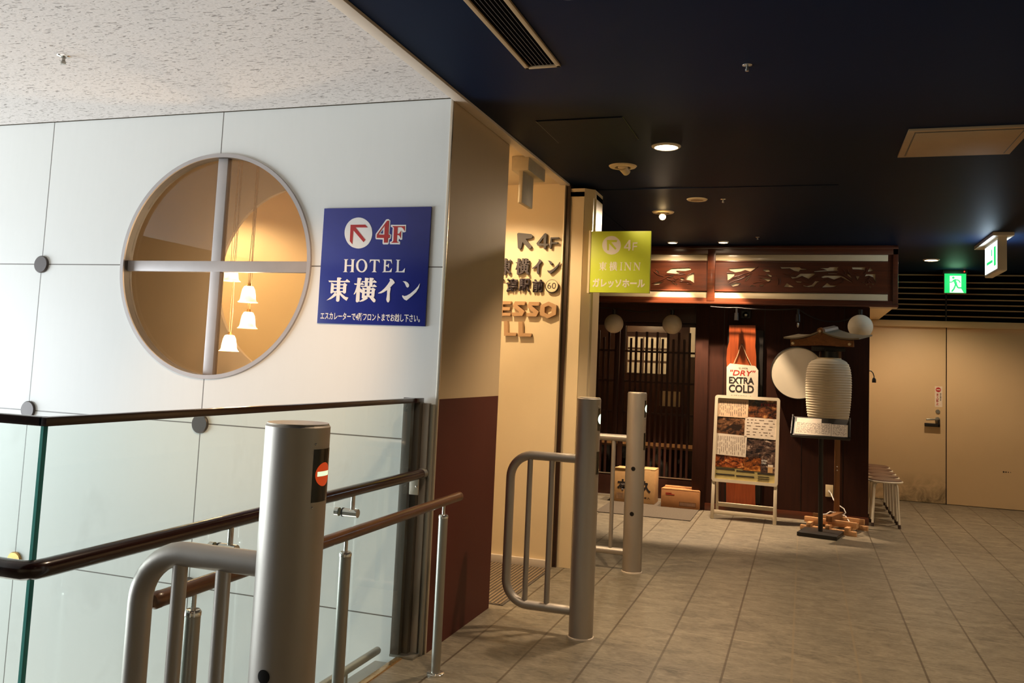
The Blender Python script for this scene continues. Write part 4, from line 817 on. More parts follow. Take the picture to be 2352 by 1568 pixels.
def barrier(x, y, r, tr, br, label, entry, holes, xl=-1.512, low=True):
    t = thing('barrier_post', label, 'barrier', (x, y, 0), group='grey metal barrier posts with tube wings')
    MB().lathe([(0, 0), (r, 0), (r, 1.238), (r - .004, 1.243), (0, 1.243)], (x, y, 0), 56).build('post', M['barrier'], t)
    MB().lathe([(0, 1.2425), (r - .003, 1.2425), (r - .004, 1.2455), (0, 1.2455)], (x, y, 0), 48).build('cap', M['alu'], t)
    MB().lathe([(r, 0), (r + .006, 0), (r + .005, .006), (r, .008)], (x, y, 0), 48).build('floor_collar', M['trimwhite'], t)
    zt, zb, R = .917, .128, .125
    xp = x - r + .004
    pts = [(xp, zt)] + [(xl + R + q[0], zt - R + q[1]) for q in arc(0, 0, R, 90, 180, 10)] + [(xl + R + q[0], zb + R + q[1]) for q in arc(0, 0, R, 180, 270, 10)] + [(xp, zb)]
    MB().tube([(p[0], y, p[1]) for p in pts], tr, 20).build('wing_tube', M['barrier'], t)
    for bx in (-1.403, -1.281):
        MB().rod((bx, y, zb + tr * .6), (bx, y, zt - tr * .6), br).build('wing_bar', M['barrier'], t)
    w = patch(MB(), x, y, r, 0, 1.132, r * .94, .118).build('sensor_window', M['blackgloss'], t)
    patch(MB(), x, y, r, 0, 1.134, .056, .053, .0012, disc=True).build('no_entry_disc', M['noentry'] if entry else M['whitelit'], w)
    if entry: patch(MB(), x, y, r, 0, 1.1355, .045, .0105, .0018).build('no_entry_bar', M['noentrybar'], w)
    if low: patch(MB(), x, y, r, 0, .905, r * .94, .118).build('lower_sensor_window', M['blackgloss'], t)
    s = MB()
    for z in (1.202, 1.062): s.ball((x + (r + .0005) * math.cos(-.42), y + (r + .0005) * math.sin(-.42), z), .0026, 10)
    s.build('screw', M['chrome'], t)
    for z in holes: patch(MB(), x, y, r, -PI / 2, z, .030, .030, .0006, disc=True).build('plug_hole', M['blackp'], t)
barrier(-1.106, 1.766, .0735, .0285, .0175, 'nearest grey barrier post with lit red no entry disc', True, (.70,), low=False)
barrier(-1.089, 4.57, .0635, .024, .0150, 'middle grey barrier post standing beside the brown column base', False, ())
barrier(-1.124, 6.18, .0675, .024, .0145, 'farthest grey barrier post, with two dark holes in its front', False, (.715, .405))
tm = thing('ribbed_floor_mat', 'brown ribbed floor plate in front of the lit alcove wall', 'floor plate', (-2.1, 5.4, 0))
MB().box(-2.7, -1.648, 4.935, 5.96, 0, .004).build('plate', M['doormat'], tm, smooth=False)
m = MB()
for k in range(42): m.box(-2.69 + k * .0247, -2.69 + k * .0247 + .012, 4.945, 5.95, .004, .007)
m.build('ribs', M['ribs'], tm, smooth=False)
# ================================================================ shop canopy
YF = 9.15
cp = thing('shop_canopy', 'red lacquered canopy box with carved openwork panels over the shop front', 'canopy', (-.9, 9.3, 2.11))
RW = M['redwood']
MB().box(-2.7, .848, YF - .012, 9.30, 2.635, CZ - .004, .003).box(-2.7, .848, YF - .02, YF, 2.690, 2.715, .003).build('top_beam', RW, cp)
MB().box(-2.7, .848, YF - .010, 9.30, 2.120, 2.180, .003).box(-2.7, .848, YF - .032, YF, 2.118, 2.143, .004).build('bottom_beam', RW, cp)
MB().box(-.971, -.895, YF - .016, 9.25, 2.15, CZ - .005, .003).build('mullion', RW, cp)
MB().box(.758, .80, YF + .006, 9.25, 2.15, CZ - .01).box(.80, .848, YF - .012, 9.30, 2.118, CZ - .005, .003).build('end_post', RW, cp)
for (a, b, cv) in ((-.893, .757, D['carvR']), (-2.66, -.973, D['carvL'])):
    MB().box(a, b, YF + .004, YF + .02, 2.572, 2.634, .003).build('light_strip', M['striplight'], cp)
    MB().box(a, b, YF + .004, YF + .02, 2.183, 2.247, .003).build('light_strip', M['striplight'], cp)
    pn = MB().sheet([[(a, 2.25), (b, 2.25), (b, 2.57), (a, 2.57)]] + cv, YF + .004, YF + .015).build('carved_panel', RW, cp, smooth=False)
    MB().box(a, b, YF - .004, YF + .012, 2.25, 2.264, .004).box(a, b, YF - .004, YF + .012, 2.556, 2.57, .004).build('moulding', RW, pn)
    MB().box(a, b, YF + .0155, YF + .020, 2.25, 2.57).build('backing_panel', M['striplight'], pn, smooth=False)
    # rounded relief along the carved figures
    m = MB()
    for L in cv:
        q = [L[k] for k in range(len(L))] + [L[0]]
        m.tube([(p[0], YF + .004, p[1]) for p in q], .0026, 6, caps=False)
    for L in (D['relR'] if a > -1 else D['relL']): m.tube([(p[0], YF + .003, p[1]) for p in L], .0048, 6)
    m.build('relief', RW, pn)
MB().box(.835, .846, 9.30, YB - .03, 2.151, CZ - .005).box(-2.7, .835, 9.30, 9.32, 2.151, CZ - .005).build('side_board', M['board'], cp, smooth=False)
MB().box(-2.7, .846, 9.16, YB - .03, 2.149, 2.160).build('soffit', M['beige'], cp, smooth=False)

# ================================================================ things hung on the dark shop wall
YW = 9.29
pk = thing('wooden_signboard', 'tall orange natural edge wooden plank on the dark shop wall', 'signboard', (-.6, YW, .09))
MB().prism([(-.745, 1.908), (-.485, 1.914), (-.478, 1.80), (-.482, 1.70), (-.470, 1.60), (-.466, 1.48), (-.474, 1.2), (-.455, .9), (-.462, .5), (-.449, .10), (-.735, .088), (-.742, .4), (-.728, .8), (-.748, 1.1), (-.752, 1.4), (-.766, 1.55), (-.762, 1.66), (-.742, 1.74)], YW - .075, YW - .038).build('plank', M['plank'], pk)
MB().box(-.76, -.405, YW - .036, YW - .001, .12, 1.865, .003).build('backboard', M['blackm'], pk)
hg = thing('hanging_beer_sign', 'pale clipped corner sign reading EXTRA COLD hanging on the orange plank', 'sign', (-.6, YW - .09, 1.17))
ys = YW - .080
MB().prism([(-.756, 1.14), (-.446, 1.14), (-.446, 1.455), (-.478, 1.50), (-.727, 1.515), (-.760, 1.478)], ys - .006, ys).build('plate', M['offwhite'], hg, smooth=False)
MB().tube([(-.690, ys - .004, 1.51), (-.655, ys - .004, 1.60), (-.628, ys - .004, 1.69), (-.615, ys + .006, 1.718), (-.602, ys - .004, 1.69), (-.565, ys - .004, 1.60), (-.515, ys - .004, 1.50)], .0035, 8).build('cord', M['rope'], hg)
MB().text('SUPER', (-.640, 1.462, -.548, 1.478), ys - .006, .001).build('small_lettering', M['greyink'], hg, smooth=False)
t = MB().text('"DRY"', (-.728, 1.396, -.480, 1.452), ys - .006, .001, .012)
for vv in t.bm.verts: vv.co.x += (vv.co.z - 1.424) * .25
t.build('dry_lettering', M['redink'], hg, smooth=False)
MB().text('EXTRA', (-.734, 1.312, -.486, 1.380), ys - .006, .001, .03).text('COLD', (-.734, 1.222, -.486, 1.302), ys - .006, .001, .03).text('氷点下の辛口ビール', (-.715, 1.176, -.505, 1.196), ys - .006, .001, .02).build('lettering', M['ink'], hg, smooth=False)
MB().rod((-.613, YW - .090, 1.716), (-.613, YW - .0755, 1.716), .006).build('hook', M['blackm'], hg)
rs = thing('round_light_sign', 'blank white round box sign with dark rim left of the paper lantern', 'sign', (-.06, YW - .1, 1.18))
MB().lathe([(0, 0), (.262, 0), (.264, -.01), (.264, -.075), (.256, -.078), (.252, -.070)], (-.065, YW - .03, 1.447), 64, 'y').build('rim', M['blackm'], rs)
MB().lathe([(0, -.074), (.254, -.074), (.254, -.06)], (-.065, YW - .03, 1.447), 64, 'y').build('face', M['offwhite'], rs)
MB().box(-.12, .0, YW - .032, YW, 1.40, 1.50).build('bracket', M['blackm'], rs)
sc = thing('security_camera', 'small black dome camera with pale lens above the orange plank', 'camera', (-.585, YW, 1.97))
MB().box(-.635, -.535, YW - .05, YW, 1.985, 2.075, .01).build('housing', M['blackp'], sc)
MB().ball((-.585, YW - .055, 2.02), .032, 18).build('dome', M['blackgloss'], sc)
MB().ball((-.582, YW - .085, 2.018), .009, 10, (1.4, 1, 1)).build('lens', M['offwhite'], sc)

fc = thing('festoon_cable', 'black festoon cable with hanging sockets under the canopy', 'cable', (-.7, 9.12, 1.95))
an = [(-.93, 2.09), (-.667, 2.085), (-.07, 2.085), (.50, 2.045)]
pts = []
for (x0, z0), (x1, z1), sg in zip(an, an[1:], (.005, .015, .10)):
    for k in range(10):
        u = k / 10; pts.append((x0 + (x1 - x0) * u, 9.12, z0 + (z1 - z0) * u - sg * 4 * u * (1 - u)))
pts.append((.50, 9.12, 2.045))
MB().tube(pts, .0055, 8).build('cable', M['blackp'], fc)
for x, z in ((-.667, 2.08), (-.07, 2.08)):
    k = MB().rod((x, 9.12, z), (x, 9.12, z - .09), .012).rod((x, 9.12, z - .05), (x, 9.12, z - .125), .021, .024).build('socket', M['blackp'], fc)
    if x > -.5: MB().ball((x, 9.12, z - .155), .014, 12, (.8, .8, 1.9)).build('bulb', M['chrome'], k)
for x, z, r, lb in ((-1.994, 1.901, .104, 'left paper globe lantern in front of the lattice doors'), (-1.357, 1.910, .104, 'paper globe lantern over the right lattice door'), (.509, 1.924, .116, 'paper globe lantern hanging at the right corner of the shop')):
    gy = 9.40 if x < -1 else 9.12
    g = thing('paper_globe_lantern', lb, 'lantern', (x, gy, z - r), group='paper globe lanterns under the canopy')
    prof = [(.022, r * .98)] + [(r * math.sin(a) * (1 + .007 * math.cos(a * 42)), r * math.cos(a)) for a in (PI * k / 60 for k in range(4, 57))] + [(.018, -r * .98), (.014, -r * .95)]
    MB().lathe(prof, (x, gy, z), 40).build('shade', M['lanternpaper'], g)
    MB().lathe([(0, r * .93), (.022, r * .93), (.022, r + .05), (0, r + .05)], (x, gy, z), 16).build('socket', M['blackp'], g)
    MB().tube([(x, gy, z + r + .04), (x, gy + (.0 if gy < 9.2 else -.03), z + r + .055), (x, 9.12 if gy < 9.2 else 9.34, z + r + .05)], .005, 6).build('lead', M['blackp'], g)
    MB().lathe([(0, -r * .965), (.016, -r * .97), (.02, -r * .96)], (x, gy, z), 16).build('bottom_ring', M['card2'], g)
sk = thing('cable_socket', 'black cable end with socket sticking out at the shop corner', 'cable', (.64, 9.28, 1.38))
MB().tube([(.604, 9.28, 1.50), (.622, 9.28, 1.497), (.638, 9.28, 1.478), (.647, 9.28, 1.45), (.648, 9.28, 1.43)], .005, 8).build('cable', M['blackp'], sk)
MB().lathe([(.006, 1.435), (.012, 1.43), (.018, 1.415), (.0185, 1.385), (0, 1.385)], (.648, 9.28, 0), 16).build('socket', M['blackp'], sk)
wo = thing('wall_outlet', 'cream wall outlet plate with white plug beside the brown lantern post', 'outlet', (.247, YW, .24))
MB().box(.212, .284, YW - .008, YW, .243, .360, .003).build('plate', M['cream'], wo)
MB().box(.238, .254, YW - .030, YW - .008, .288, .308, .004).build('plug', M['white'], wo)
pc = MB().tube([(.247, 9.265, .298), (.262, 9.24, .285), (.285, 9.15, .235), (.33, 9.10, .195), (.375, 9.07, .17), (.392, 9.05, .135), (.375, 9.03, .122), (.32, 9.0, .130), (.295, 8.985, .140), (.33, 8.97, .128), (.385, 8.95, .120), (.41, 8.90, .09), (.43, 8.86, .048)], .0055, 8)
pc.tube([(.375, 9.02, .126), (.31, 9.0, .132), (.25, 8.97, .145), (.215, 8.93, .125), (.17, 8.90, .118), (.15, 8.88, .095)], .0055, 8)
pc.build('power_cord', M['white'], label='white power cord from the wall outlet coiled over the timber base', cat='cord')

# ================================================================ lantern on its timber stand
T = Matrix.Translation((.285, 8.83, 0)) @ Matrix.Rotation(math.radians(-17), 4, 'Z')
ls = thing('lantern_stand', 'wooden lantern stand with small curved roof and criss cross timber base', 'stand', (.285, 8.83, 0))
def beam(x0, x1, y0, y1, z0, z1, nm, mat): return MB().box(x0, x1, y0, y1, z0, z1, .003).move(T).build(nm, mat, ls)
PW = M['pinewood']
for y in (-.205, .205): beam(-.25, .25, y - .02, y + .02, 0, .042, 'base_timber', PW)
for x in (-.17, .0, .17): beam(x - .02, x + .02, -.235, .26, .030, .072, 'base_timber', PW)
for y in (-.13, .13): beam(-.235, .235, y - .02, y + .02, .062, .112, 'base_timber', PW)
beam(-.026, .030, -.19, .20, .095, .148, 'foot_beam', M['postwood'])
MB().box(.284, .334, 8.985, 9.035, .14, 1.74, .004).build('post', M['postwood'], ls)
MB().ball((.309, 8.984, .57), .007, 10).ball((.309, 8.984, .535), .007, 10).build('screws', M['chrome'], ls)
# the roof leans forward: ridge rises to the back right
RT = Matrix.Translation((.150, 8.74, 1.705)) @ Matrix.Rotation(math.radians(-22), 4, 'Z') @ Matrix.Rotation(math.radians(8), 4, 'X')
def roofz(x):
    u = abs(x) / .31
    return .060 + .075 * (1 - min(u, 1)) ** 2.1 + .03 * max(0, u - .75) ** 2
top = [(x / 100, roofz(x / 100)) for x in range(-30, 31, 3)]
MB().prism([(-.30, .0), (-.15, .005), (0, .012), (.15, .005), (.30, .0)] + top[::-1], -.012, .012, 'xz').move(RT).build('gable_board', M['roofwood'], ls)
up = [(x / 100, roofz(x / 100) + .008) for x in range(-36, 37, 3)]
MB().prism(up + [(a, b + .014) for a, b in up[::-1]], -.03, .33, 'xz').move(RT).build('roof_sheet', M['roofmetal'], ls)
MB().prism([(-.045, .125), (-.035, .160), (0, .172), (.035, .160), (.045, .125)], .0, .34, 'xz').move(RT).build('ridge_cap', M['barrier'], ls)
MB().prism(circle(0, .148, .030, 24), -.03, .01, 'xz').move(RT).build('ridge_end', M['roofwood'], ls)
m = MB()
for x, z in ((0, .148), (-.27, .028), (.27, .028)): m.prism(circle(x, z, .0125, 18), -.036, -.010, 'xz')
m.move(RT).build('peg', M['cream'], ls)
MB().box(.06, .36, 8.80, 8.84, 1.665, 1.71, .003).rod((.33, 8.82, 1.69), (.31, 9.01, 1.69), .015).build('hanger_bar', M['blackm'], ls)
ln = thing('paper_lantern', 'large white ribbed paper lantern under the small roof', 'lantern', (.216, 8.82, 1.0))
prof0 = [(.108, 1.592), (.150, 1.575), (.178, 1.545), (.194, 1.50), (.203, 1.44), (.206, 1.37), (.206, 1.30), (.203, 1.22), (.197, 1.14), (.190, 1.08), (.180, 1.02), (.17, 1.0)]
def pr(z):
    for (a, b), (c, d) in zip(prof0, prof0[1:]):
        if d <= z <= b: return c + (a - c) * (z - d) / (b - d)
    return .17
prof = [(pr(z) + .0022 * math.cos((z - 1) * 2 * PI / .0235), z) for z in [1.592 - k * .0039 for k in range(152)]]
MB().lathe(prof, (.216, 8.82, 0), 56).build('shade', M['lanternpaper'], ln)
MB().lathe([(0, 1.60), (.112, 1.60), (.114, 1.585), (.104, 1.58), (0, 1.58)], (.216, 8.82, 0), 36).build('top_ring', M['cream'], ln)
MB().lathe([(0, 1.0), (.172, 1.0), (.174, 1.02), (0, 1.02)], (.216, 8.82, 0), 36).build('bottom_ring', M['blackm'], ln)
MB().lathe([(.0, 1.66), (.085, 1.66), (.09, 1.60), (0, 1.60)], (.216, 8.82, 0), 28).rod((.18, 8.80, 1.66), (.18, 8.80, 1.69), .008).rod((.25, 8.83, 1.66), (.25, 8.83, 1.69), .008).build('hanger', M['blackp'], ln)

# ================================================================ menu stand in front of the lantern
ms = thing('menu_stand', 'black menu stand with square base plate and tilted tray', 'menu stand', (.155, 8.44, 0))
MB().box(-.17, .17, -.165, .165, 0, .036, .006).move(Matrix.Translation((.155, 8.44, .0)) @ Matrix.Rotation(math.radians(-12), 4, 'Z')).build('base', M['blackm'], ms)
MB().rod((.155, 8.45, .03), (.150, 8.45, .93), .0205, seg=24).build('pole', M['blackm'], ms)
TT = Matrix.Translation((.150, 8.43, .958)) @ Matrix.Rotation(math.radians(-3), 4, 'Z') @ Matrix.Rotation(math.radians(36), 4, 'X')
tr = MB().box(-.255, .245, -.135, .135, -.006, .006, .002).box(-.258, -.246, -.135, .14, -.006, .026, .002).box(.236, .248, -.135, .14, -.006, .026, .002).box(-.255, .245, -.141, -.131, -.012, .014, .002).move(TT).build('tray', M['blackm'], ms)
def sheet_on(x0, x1, y0, y1, h, label, rows, seed):
    t = thing('menu_sheet', label, 'menu', (.150, 8.43, .958), group='paper menus on the black tray')
    MB().box(x0, x1, y0, y1, h, h + .0012).move(TT).build('sheet', M['paper'], t, smooth=False)
    rnd = random.Random(seed); m = MB(); y = y1 - .014
    while rows and y > y0 + .012:
        x = x0 + .012
        while x < x1 - .02:
            w = min(rnd.uniform(.006, .03), x1 - .01 - x); m.box(x, x + w, y, y + rnd.uniform(.002, .006), h + .0012, h + .0018); x += w + rnd.uniform(.004, .012)
        y -= .0135
    if rows: m.move(TT).build('writing', M['greyink'], t, smooth=False)
    return t
sheet_on(-.215, .0, .02, .118, .0062, 'blank white sheet at the back left of the black tray', 0, 1)
sheet_on(-.225, .085, -.118, .056, .0078, 'wide handwritten menu sheet at the front left of the black tray', 1, 2)
sheet_on(.088, .225, -.118, .05, .0078, 'narrow handwritten menu sheet at the front right of the black tray', 1, 5)

# ================================================================ A-frame menu board
ab = thing('menu_board', 'aluminium framed standing menu board with food photos and paper menus', 'menu board', (-.541, 8.80, 0))
K = math.radians(8.4)
AT = Matrix.Translation((-.541, 8.79, 0)) @ Matrix.Rotation(math.radians(-2.5), 4, 'Z') @ Matrix.Rotation(-K, 4, 'X')
AL = M['framealu']; w = .312
def rr(hw, z0, z1, r): return [(-hw + r + q[0], z1 - r + q[1]) for q in arc(0, 0, r, 180, 90, 6)] + [(hw - r + q[0], z1 - r + q[1]) for q in arc(0, 0, r, 90, 0, 6)] + [(hw - r + q[0], z0 + r + q[1]) for q in arc(0, 0, r, 0, -90, 6)] + [(-hw + r + q[0], z0 + r + q[1]) for q in arc(0, 0, r, -90, -180, 6)]
MB().sheet([rr(w, .355, 1.205, .028), rr(w - .030, .385, 1.175, .006)], -.016, .014).move(AT).build('frame', AL, ab)
MB().box(-w + .03, w - .03, -.002, .008, .38, 1.18).move(AT).build('poster', M['poster'], ab, smooth=False)
for s in (-1, 1): MB().box(s * (w - .020) - .016, s * (w - .020) + .016, -.012, .010, .0, .37, .003).move(AT).build('leg', AL, ab)
MB().box(-w + .034, w - .034, -.008, .006, .050, .088, .002).move(AT).build('crossbar', AL, ab)
BT = Matrix.Translation((-.541, 8.79 + .177, 1.19)) @ Matrix.Rotation(math.radians(-2.5), 4, 'Z') @ Matrix.Rotation(math.radians(7.6), 4, 'X')
for s in (-1, 1): MB().box(s * (w - .030) - .013, s * (w - .030) + .013, -.010, .010, -1.20, -.02, .003).move(BT).build('rear_leg', AL, ab)
MB().box(-w + .034, w - .034, -.008, .008, -1.12, -1.08, .002).move(BT).build('rear_crossbar', AL, ab)
def tile(nm, mat, x0, z0, x1, z1, y=-.0035, tilt=0.0, label=None):
    o = MB().box(x0, x1, y, y + .0015, z0, z1, mat=Matrix.Rotation(tilt, 4, 'Y')).move(AT).build(nm, mat, ab, smooth=False)
    if label: o['label'] = label
    return o
X0 = -.541
tile('photo', M['photo_a'], .015, .985, .282, 1.172, label='dark photo of grilled food at the top right')
tile('photo', M['photo_b'], -.282, .82, .01, 1.0, label='photo of skewers at the left')
tile('photo', M['photo_c'], .0, .612, .282, .82, label='dark photo of glasses at the right')
tile('photo', M['photo_d'], -.282, .50, -.02, .63, label='orange dish photo at the lower left')
tile('photo', M['photo_e'], -.02, .485, .15, .63, label='glowing drink photo low in the middle')
tile('photo', M['photo_c'], .15, .475, .282, .612, label='dark beer advertisement at the lower right')
tile('drink', M['card'], .215, .480, .262, .535, -.0045); tile('drink_foam', M['paper'], .215, .535, .262, .558, -.0045)
def menu_paper(mat, x0, z0, x1, z1, tilt, seed, vertical):
    o = tile('menu_paper', mat, x0, z0, x1, z1, -.0060, tilt); rnd = random.Random(seed); m = MB()
    if vertical:
        x = x0 + .018
        while x < x1 - .012:
            z = z1 - .02
            while z > z0 + .03:
                h = rnd.uniform(.012, .06); h = min(h, z - z0 - .012); m.box(x, x + .005, -.0066, -.0060, z - h, z); z -= h + rnd.uniform(.006, .03)
            x += rnd.uniform(.015, .021)
    else:
        z = z1 - .025
        while z > z0 + .02:
            x = x0 + .02
            while x < x1 - .03:
                h = rnd.uniform(.008, .05); m.box(x, min(x + h, x1 - .015), -.0066, -.0060, z, z + .006); x += h + rnd.uniform(.012, .05)
            z -= rnd.uniform(.022, .034)
    m.move(AT).build('writing', M['greyink'], o, smooth=False)
menu_paper(M['pinkpaper'], -.280, .992, .012, 1.170, 0, 3, True)
menu_paper(M['paper'], -.015, .80, .282, 1.0, .02, 4, False)
menu_paper(M['paper'], -.285, .615, .008, .822, .03, 6, True)
m = MB()
for x, z, ww in ((-.275, .478, .18), (-.275, .425, .18), (-.08, .47, .17), (-.08, .422, .17), (.12, .462, .16)): m.box(x, x + ww, -.0035, -.002, z, z + .011)
for k in range(3): m.box(.125, .23, -.0035, -.002, .395 + k * .02, .400 + k * .02)
m.move(AT).build('printed_bars', M['ink'], ab, smooth=False)
MB().text('鶏の炭火焼', (.13, 1.118, .276, 1.146), 0, .001, .02).move(AT @ Matrix.Translation((0, -.0036, 0))).build('red_title', M['redink'], ab, smooth=False)
MB().text('EXTRA\nCOLD', (.155, .56, .205, .60), 0, .001, .02).move(AT @ Matrix.Translation((0, -.0036, 0))).build('small_advert', M['white'], ab, smooth=False)

# ================================================================ boxes and mats at the door
dm = MB().box(-1.93, -1.005, 8.51, 9.55, 0, .008, .003).build('doormat', M['doormat'], label='grey doormat in front of the lattice doors', cat='doormat')
b1 = thing('cardboard_box', 'tall tan carton with black brush characters on the doormat', 'box', (-1.69, 9.41, .008))
MB().box(-1.905, -1.475, 9.285, 9.535, .008, .355, .004).build('carton', M['card'], b1)
MB().prism([(-1.905, 9.28), (-1.60, 9.28), (-1.62, 9.40), (-1.89, 9.40)], .356, .362, 'xy').prism([(-1.60, 9.29), (-1.475, 9.285), (-1.475, 9.53), (-1.62, 9.53)], .357, .366, 'xy').build('flap', M['card'], b1, smooth=False)
for ch, bx, bo in (('本', (-1.875, .125, -1.755, .245), .05), ('久', (-1.625, .120, -1.515, .245), .05), ('6本入', (-1.60, .055, -1.52, .078), .03)):
    MB().text(ch, bx, 9.2845, .001, bo).build('brush_lettering', M['ink'], b1, smooth=False)
MB().sheet([[(-1.875, .04), (-1.80, .04), (-1.80, .10), (-1.875, .10)], [(-1.872, .043), (-1.803, .043), (-1.803, .097), (-1.872, .097)]], 9.283, 9.285).text('取扱\n注意', (-1.865, .05, -1.81, .09), 9.2845, .001).build('small_print', M['greyink'], b1, smooth=False)
# the festoon's left run under the soffit, in front of the doors
f2 = MB()
f2.tube([(-2.4, 9.34, 2.07), (-1.994, 9.34, 2.068), (-1.7, 9.34, 2.03), (-1.357, 9.34, 2.078), (-1.12, 9.34, 2.10)], .0055, 8)
f2.build('festoon_cable', M['blackp'], label='black cable above the two globe lanterns at the lattice doors', cat='cable')
b2 = thing('cardboard_box', 'low brown carton with open flaps by the wooden post', 'box', (-1.195, 9.33, .008))
MB().box(-1.393, -1.0, 9.205, 9.46, .008, .188, .004).build('carton', M['card2'], b2)
MB().prism([(-1.393, 9.205), (-1.0, 9.205), (-1.01, 9.27), (-1.14, 9.315), (-1.165, 9.34), (-1.385, 9.34)], .189, .196, 'xy').prism([(-1.385, 9.46), (-1.0, 9.46), (-1.0, 9.34), (-1.13, 9.335), (-1.15, 9.36), (-1.38, 9.36)], .190, .202, 'xy').build('flap', M['card2'], b2, smooth=False)
MB().sheet([[(-1.205, .03), (-1.035, .03), (-1.035, .072), (-1.205, .072)], [(-1.202, .033), (-1.038, .033), (-1.038, .069), (-1.202, .069)]], 9.2035, 9.205).build('print_frame', M['ink'], b2, smooth=False)
m = MB()
for k in range(11): m.box(-1.197 + k * .0145, -1.189 + k * .0145, 9.2036, 9.2048, .037, .065)
m.build('barcode', M['greyink'], b2, smooth=False)
m = MB()
for x, z, ww in ((-1.345, .150, .06), (-1.345, .136, .09)): m.box(x, x + ww, 9.2036, 9.2048, z, z + .007)
m.build('red_print', M['redink'], b2, smooth=False)

# ================================================================ stools along the shop side wall
def stool():
    t = thing('stool', 'front stool', 'stool', (0, 0, 0), group='white framed round stools')
    MB().lathe([(0, .425), (.150, .425), (.153, .432), (.150, .446), (.13, .452), (0, .453)], (0, 0, 0), 40).build('seat', M['seatvinyl'], t, local=True)
    n = 40; MB().tube([(.156 * math.cos(2 * PI * k / n), .156 * math.sin(2 * PI * k / n), .430) for k in range(n + 1)], .0085, 8, False).build('rim', M['offwhite'], t, local=True)
    for sx in (-1, 1):
        for sy in (-1, 1):
            l = MB().tube([(sx * .055, sy * .055, .420), (sx * .085, sy * .085, .417), (sx * .098, sy * .098, .40), (sx * .103, sy * .103, .37), (sx * .121, sy * .121, .0)], .0105, 12).build('leg', M['offwhite'], t, local=True)
            MB().rod((sx * .1195, sy * .1195, .034), (sx * .1215, sy * .1215, 0), .0135, .0145).build('foot', M['rubber'], l, local=True)
    return t
st = stool()
for i, (y, lb) in enumerate(((9.40, 'front stool of the row beside the shop corner, fully showing its legs'), (9.745, 'second stool from the front in the row beside the shop corner'), (10.09, 'third stool from the front in the row beside the shop corner'), (10.435, 'fourth stool from the front in the row beside the shop corner'), (10.78, 'rearmost stool of the row beside the shop corner'))):
    o = st if i == 0 else copy_tree(st)
    o.location = (.765, y, 0); o['label'] = lb

# ================================================================ exit signs and stickers
e1 = thing('exit_sign', 'lit green running man exit sign hanging over the service door', 'exit sign', (1.64, 11.15, 2.46))
MB().box(1.512, 1.768, 11.13, 11.20, 2.685, CZ, .004).build('mount', M['blackm'], e1)
MB().box(1.524, 1.758, 11.14, 11.19, 2.455, 2.688, .006).build('housing', M['acpanel'], e1)
MB().box(1.528, 1.754, 11.136, 11.141, 2.459, 2.684, .002).build('face', M['greenlit'], e1)
x0, z0 = 1.528, 2.459
MB().prism([(x0 + .055, z0 + .004), (x0 + .20, z0 + .004), (x0 + .175, z0 + .05), (x0 + .175, z0 + .20), (x0 + .055, z0 + .20)], 11.1345, 11.136).build('white_door', M['whitelit'], e1, smooth=False)
def stick(m, pts, r, y):
    for a, b in zip(pts, pts[1:]):
        d = Vector((b[0] - a[0], b[1] - a[1])).normalized(); n_ = Vector((-d.y, d.x)) * r
        m.prism([(a[0] + n_.x, a[1] + n_.y), (b[0] + n_.x, b[1] + n_.y), (b[0] - n_.x, b[1] - n_.y), (a[0] - n_.x, a[1] - n_.y)], y - .0012, y)
m = MB()
def P_(u, w): return (x0 + u, z0 + w)
for pts, r in (([P_(.10, .155), P_(.12, .105)], .014), ([P_(.12, .105), P_(.14, .06), P_(.19, .06)], .008), ([P_(.12, .11), P_(.10, .05), P_(.075, .015)], .008), ([P_(.10, .15), P_(.075, .125), P_(.05, .125)], .006), ([P_(.105, .155), P_(.145, .15), P_(.165, .12)], .006)): stick(m, pts, r, 11.1345)
m.prism(circle(x0 + .092, z0 + .178, .013, 18), 11.133, 11.1345).build('running_figure', M['greenlit'], e1, smooth=False)
MB().ball((1.735, 11.128, 2.708), .008, 10).build('red_led', M['redlit'], e1)
light('exit_glow', 'POINT', (1.64, 11.05, 2.60), 1.6, (.35, 1, .55), e1, shadow_soft_size=.1)
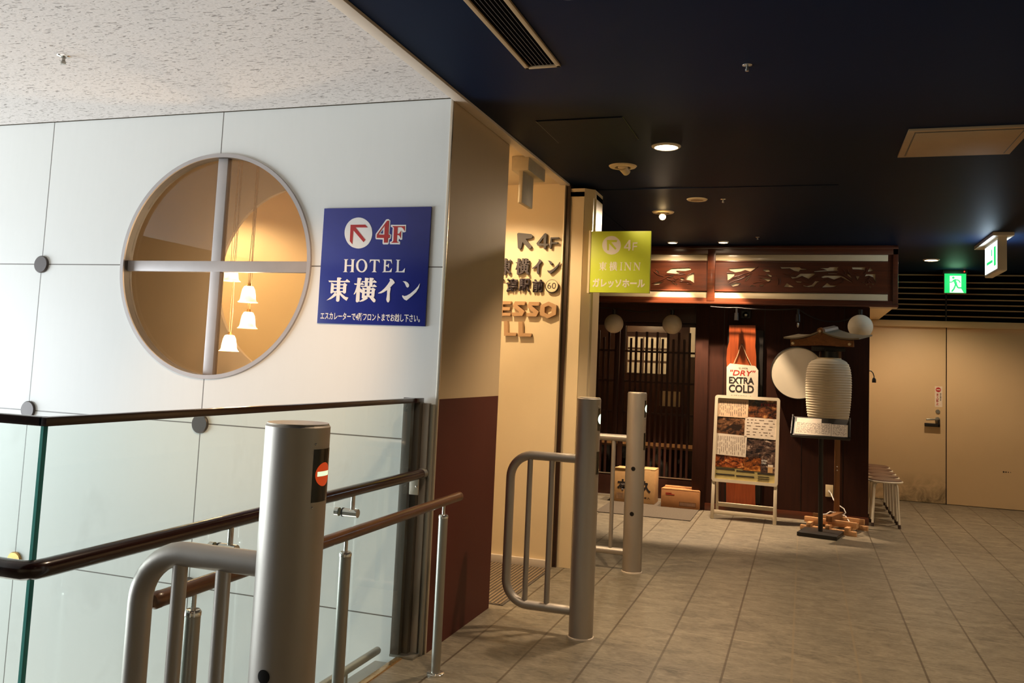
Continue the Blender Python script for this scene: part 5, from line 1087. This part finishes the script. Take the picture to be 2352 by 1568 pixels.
e2 = thing('exit_sign', 'lit exit sign seen edge on, hanging crosswise from the ceiling', 'exit sign', (1.61, 8.75, 2.40))
MB().box(1.525, 1.69, 8.36, 9.25, CZ - .032, CZ, .004).build('ceiling_plate', M['offwhite'], e2)
MB().box(1.575, 1.645, 8.42, 9.02, 2.40, CZ - .02, .012, 3).build('housing', M['offwhite'], e2)
for x, s in ((1.575, -1), (1.645, 1)):
    f = MB().box(x - .003, x + .003, 8.455, 8.985, 2.425, 2.67, .001).build('face', M['whitelit2'], e2)
    MB().box(x + s * .0032 - .0006, x + s * .0032 + .0006, 8.50, 8.58, 2.46, 2.63).box(x + s * .0032 - .0006, x + s * .0032 + .0006, 8.66, 8.70, 2.56, 2.62).box(x + s * .0032 - .0006, x + s * .0032 + .0006, 8.64, 8.90, 2.50, 2.525).build('green_figure', M['greenlit'], f, smooth=False)
    light('exit_glow', 'AREA', (x + s * .02, 8.72, 2.56), 5, (.62, .82, 1), e2, shape='RECTANGLE', size=.5, size_y=.22, aim=(x + s * 2, 8.72, 2.62))
ds = thing('door_sticker', 'narrow red no entry sticker above the keyhole of the service door', 'sticker', (1.508, 11.454, 1.13))
MB().box(1.470, 1.550, 11.4535, 11.455, 1.13, 1.372).build('film', M['paper'], ds, smooth=False)
MB().prism(circle(1.507, 1.332, .028, 28), 11.4525, 11.4536).build('no_entry_disc', M['redink'], ds, smooth=False)
MB().box(1.487, 1.527, 11.4515, 11.4526, 1.327, 1.338).build('no_entry_bar', M['paper'], ds, smooth=False)
MB().text('立\n入\n禁\n止', (1.484, 1.150, 1.512, 1.290), 11.4536, .0008, .03).build('red_lettering', M['redink'], ds, smooth=False)
MB().text('関\n係\n者\n以\n外', (1.524, 1.20, 1.540, 1.290), 11.4536, .0008, .03).build('small_lettering', M['ink'], ds, smooth=False)
m = MB()
for i in range(4): m.lathe([(0, -.002), (.010 - i * .0018, -.002), (.010 - i * .0018, 0)], (2.19 + i * .024, 11.45, .425), 10, 'y')
m.build('scuff_marks', M['rubber'], label='row of small dark scuff marks on the right cream panel', cat='mark')
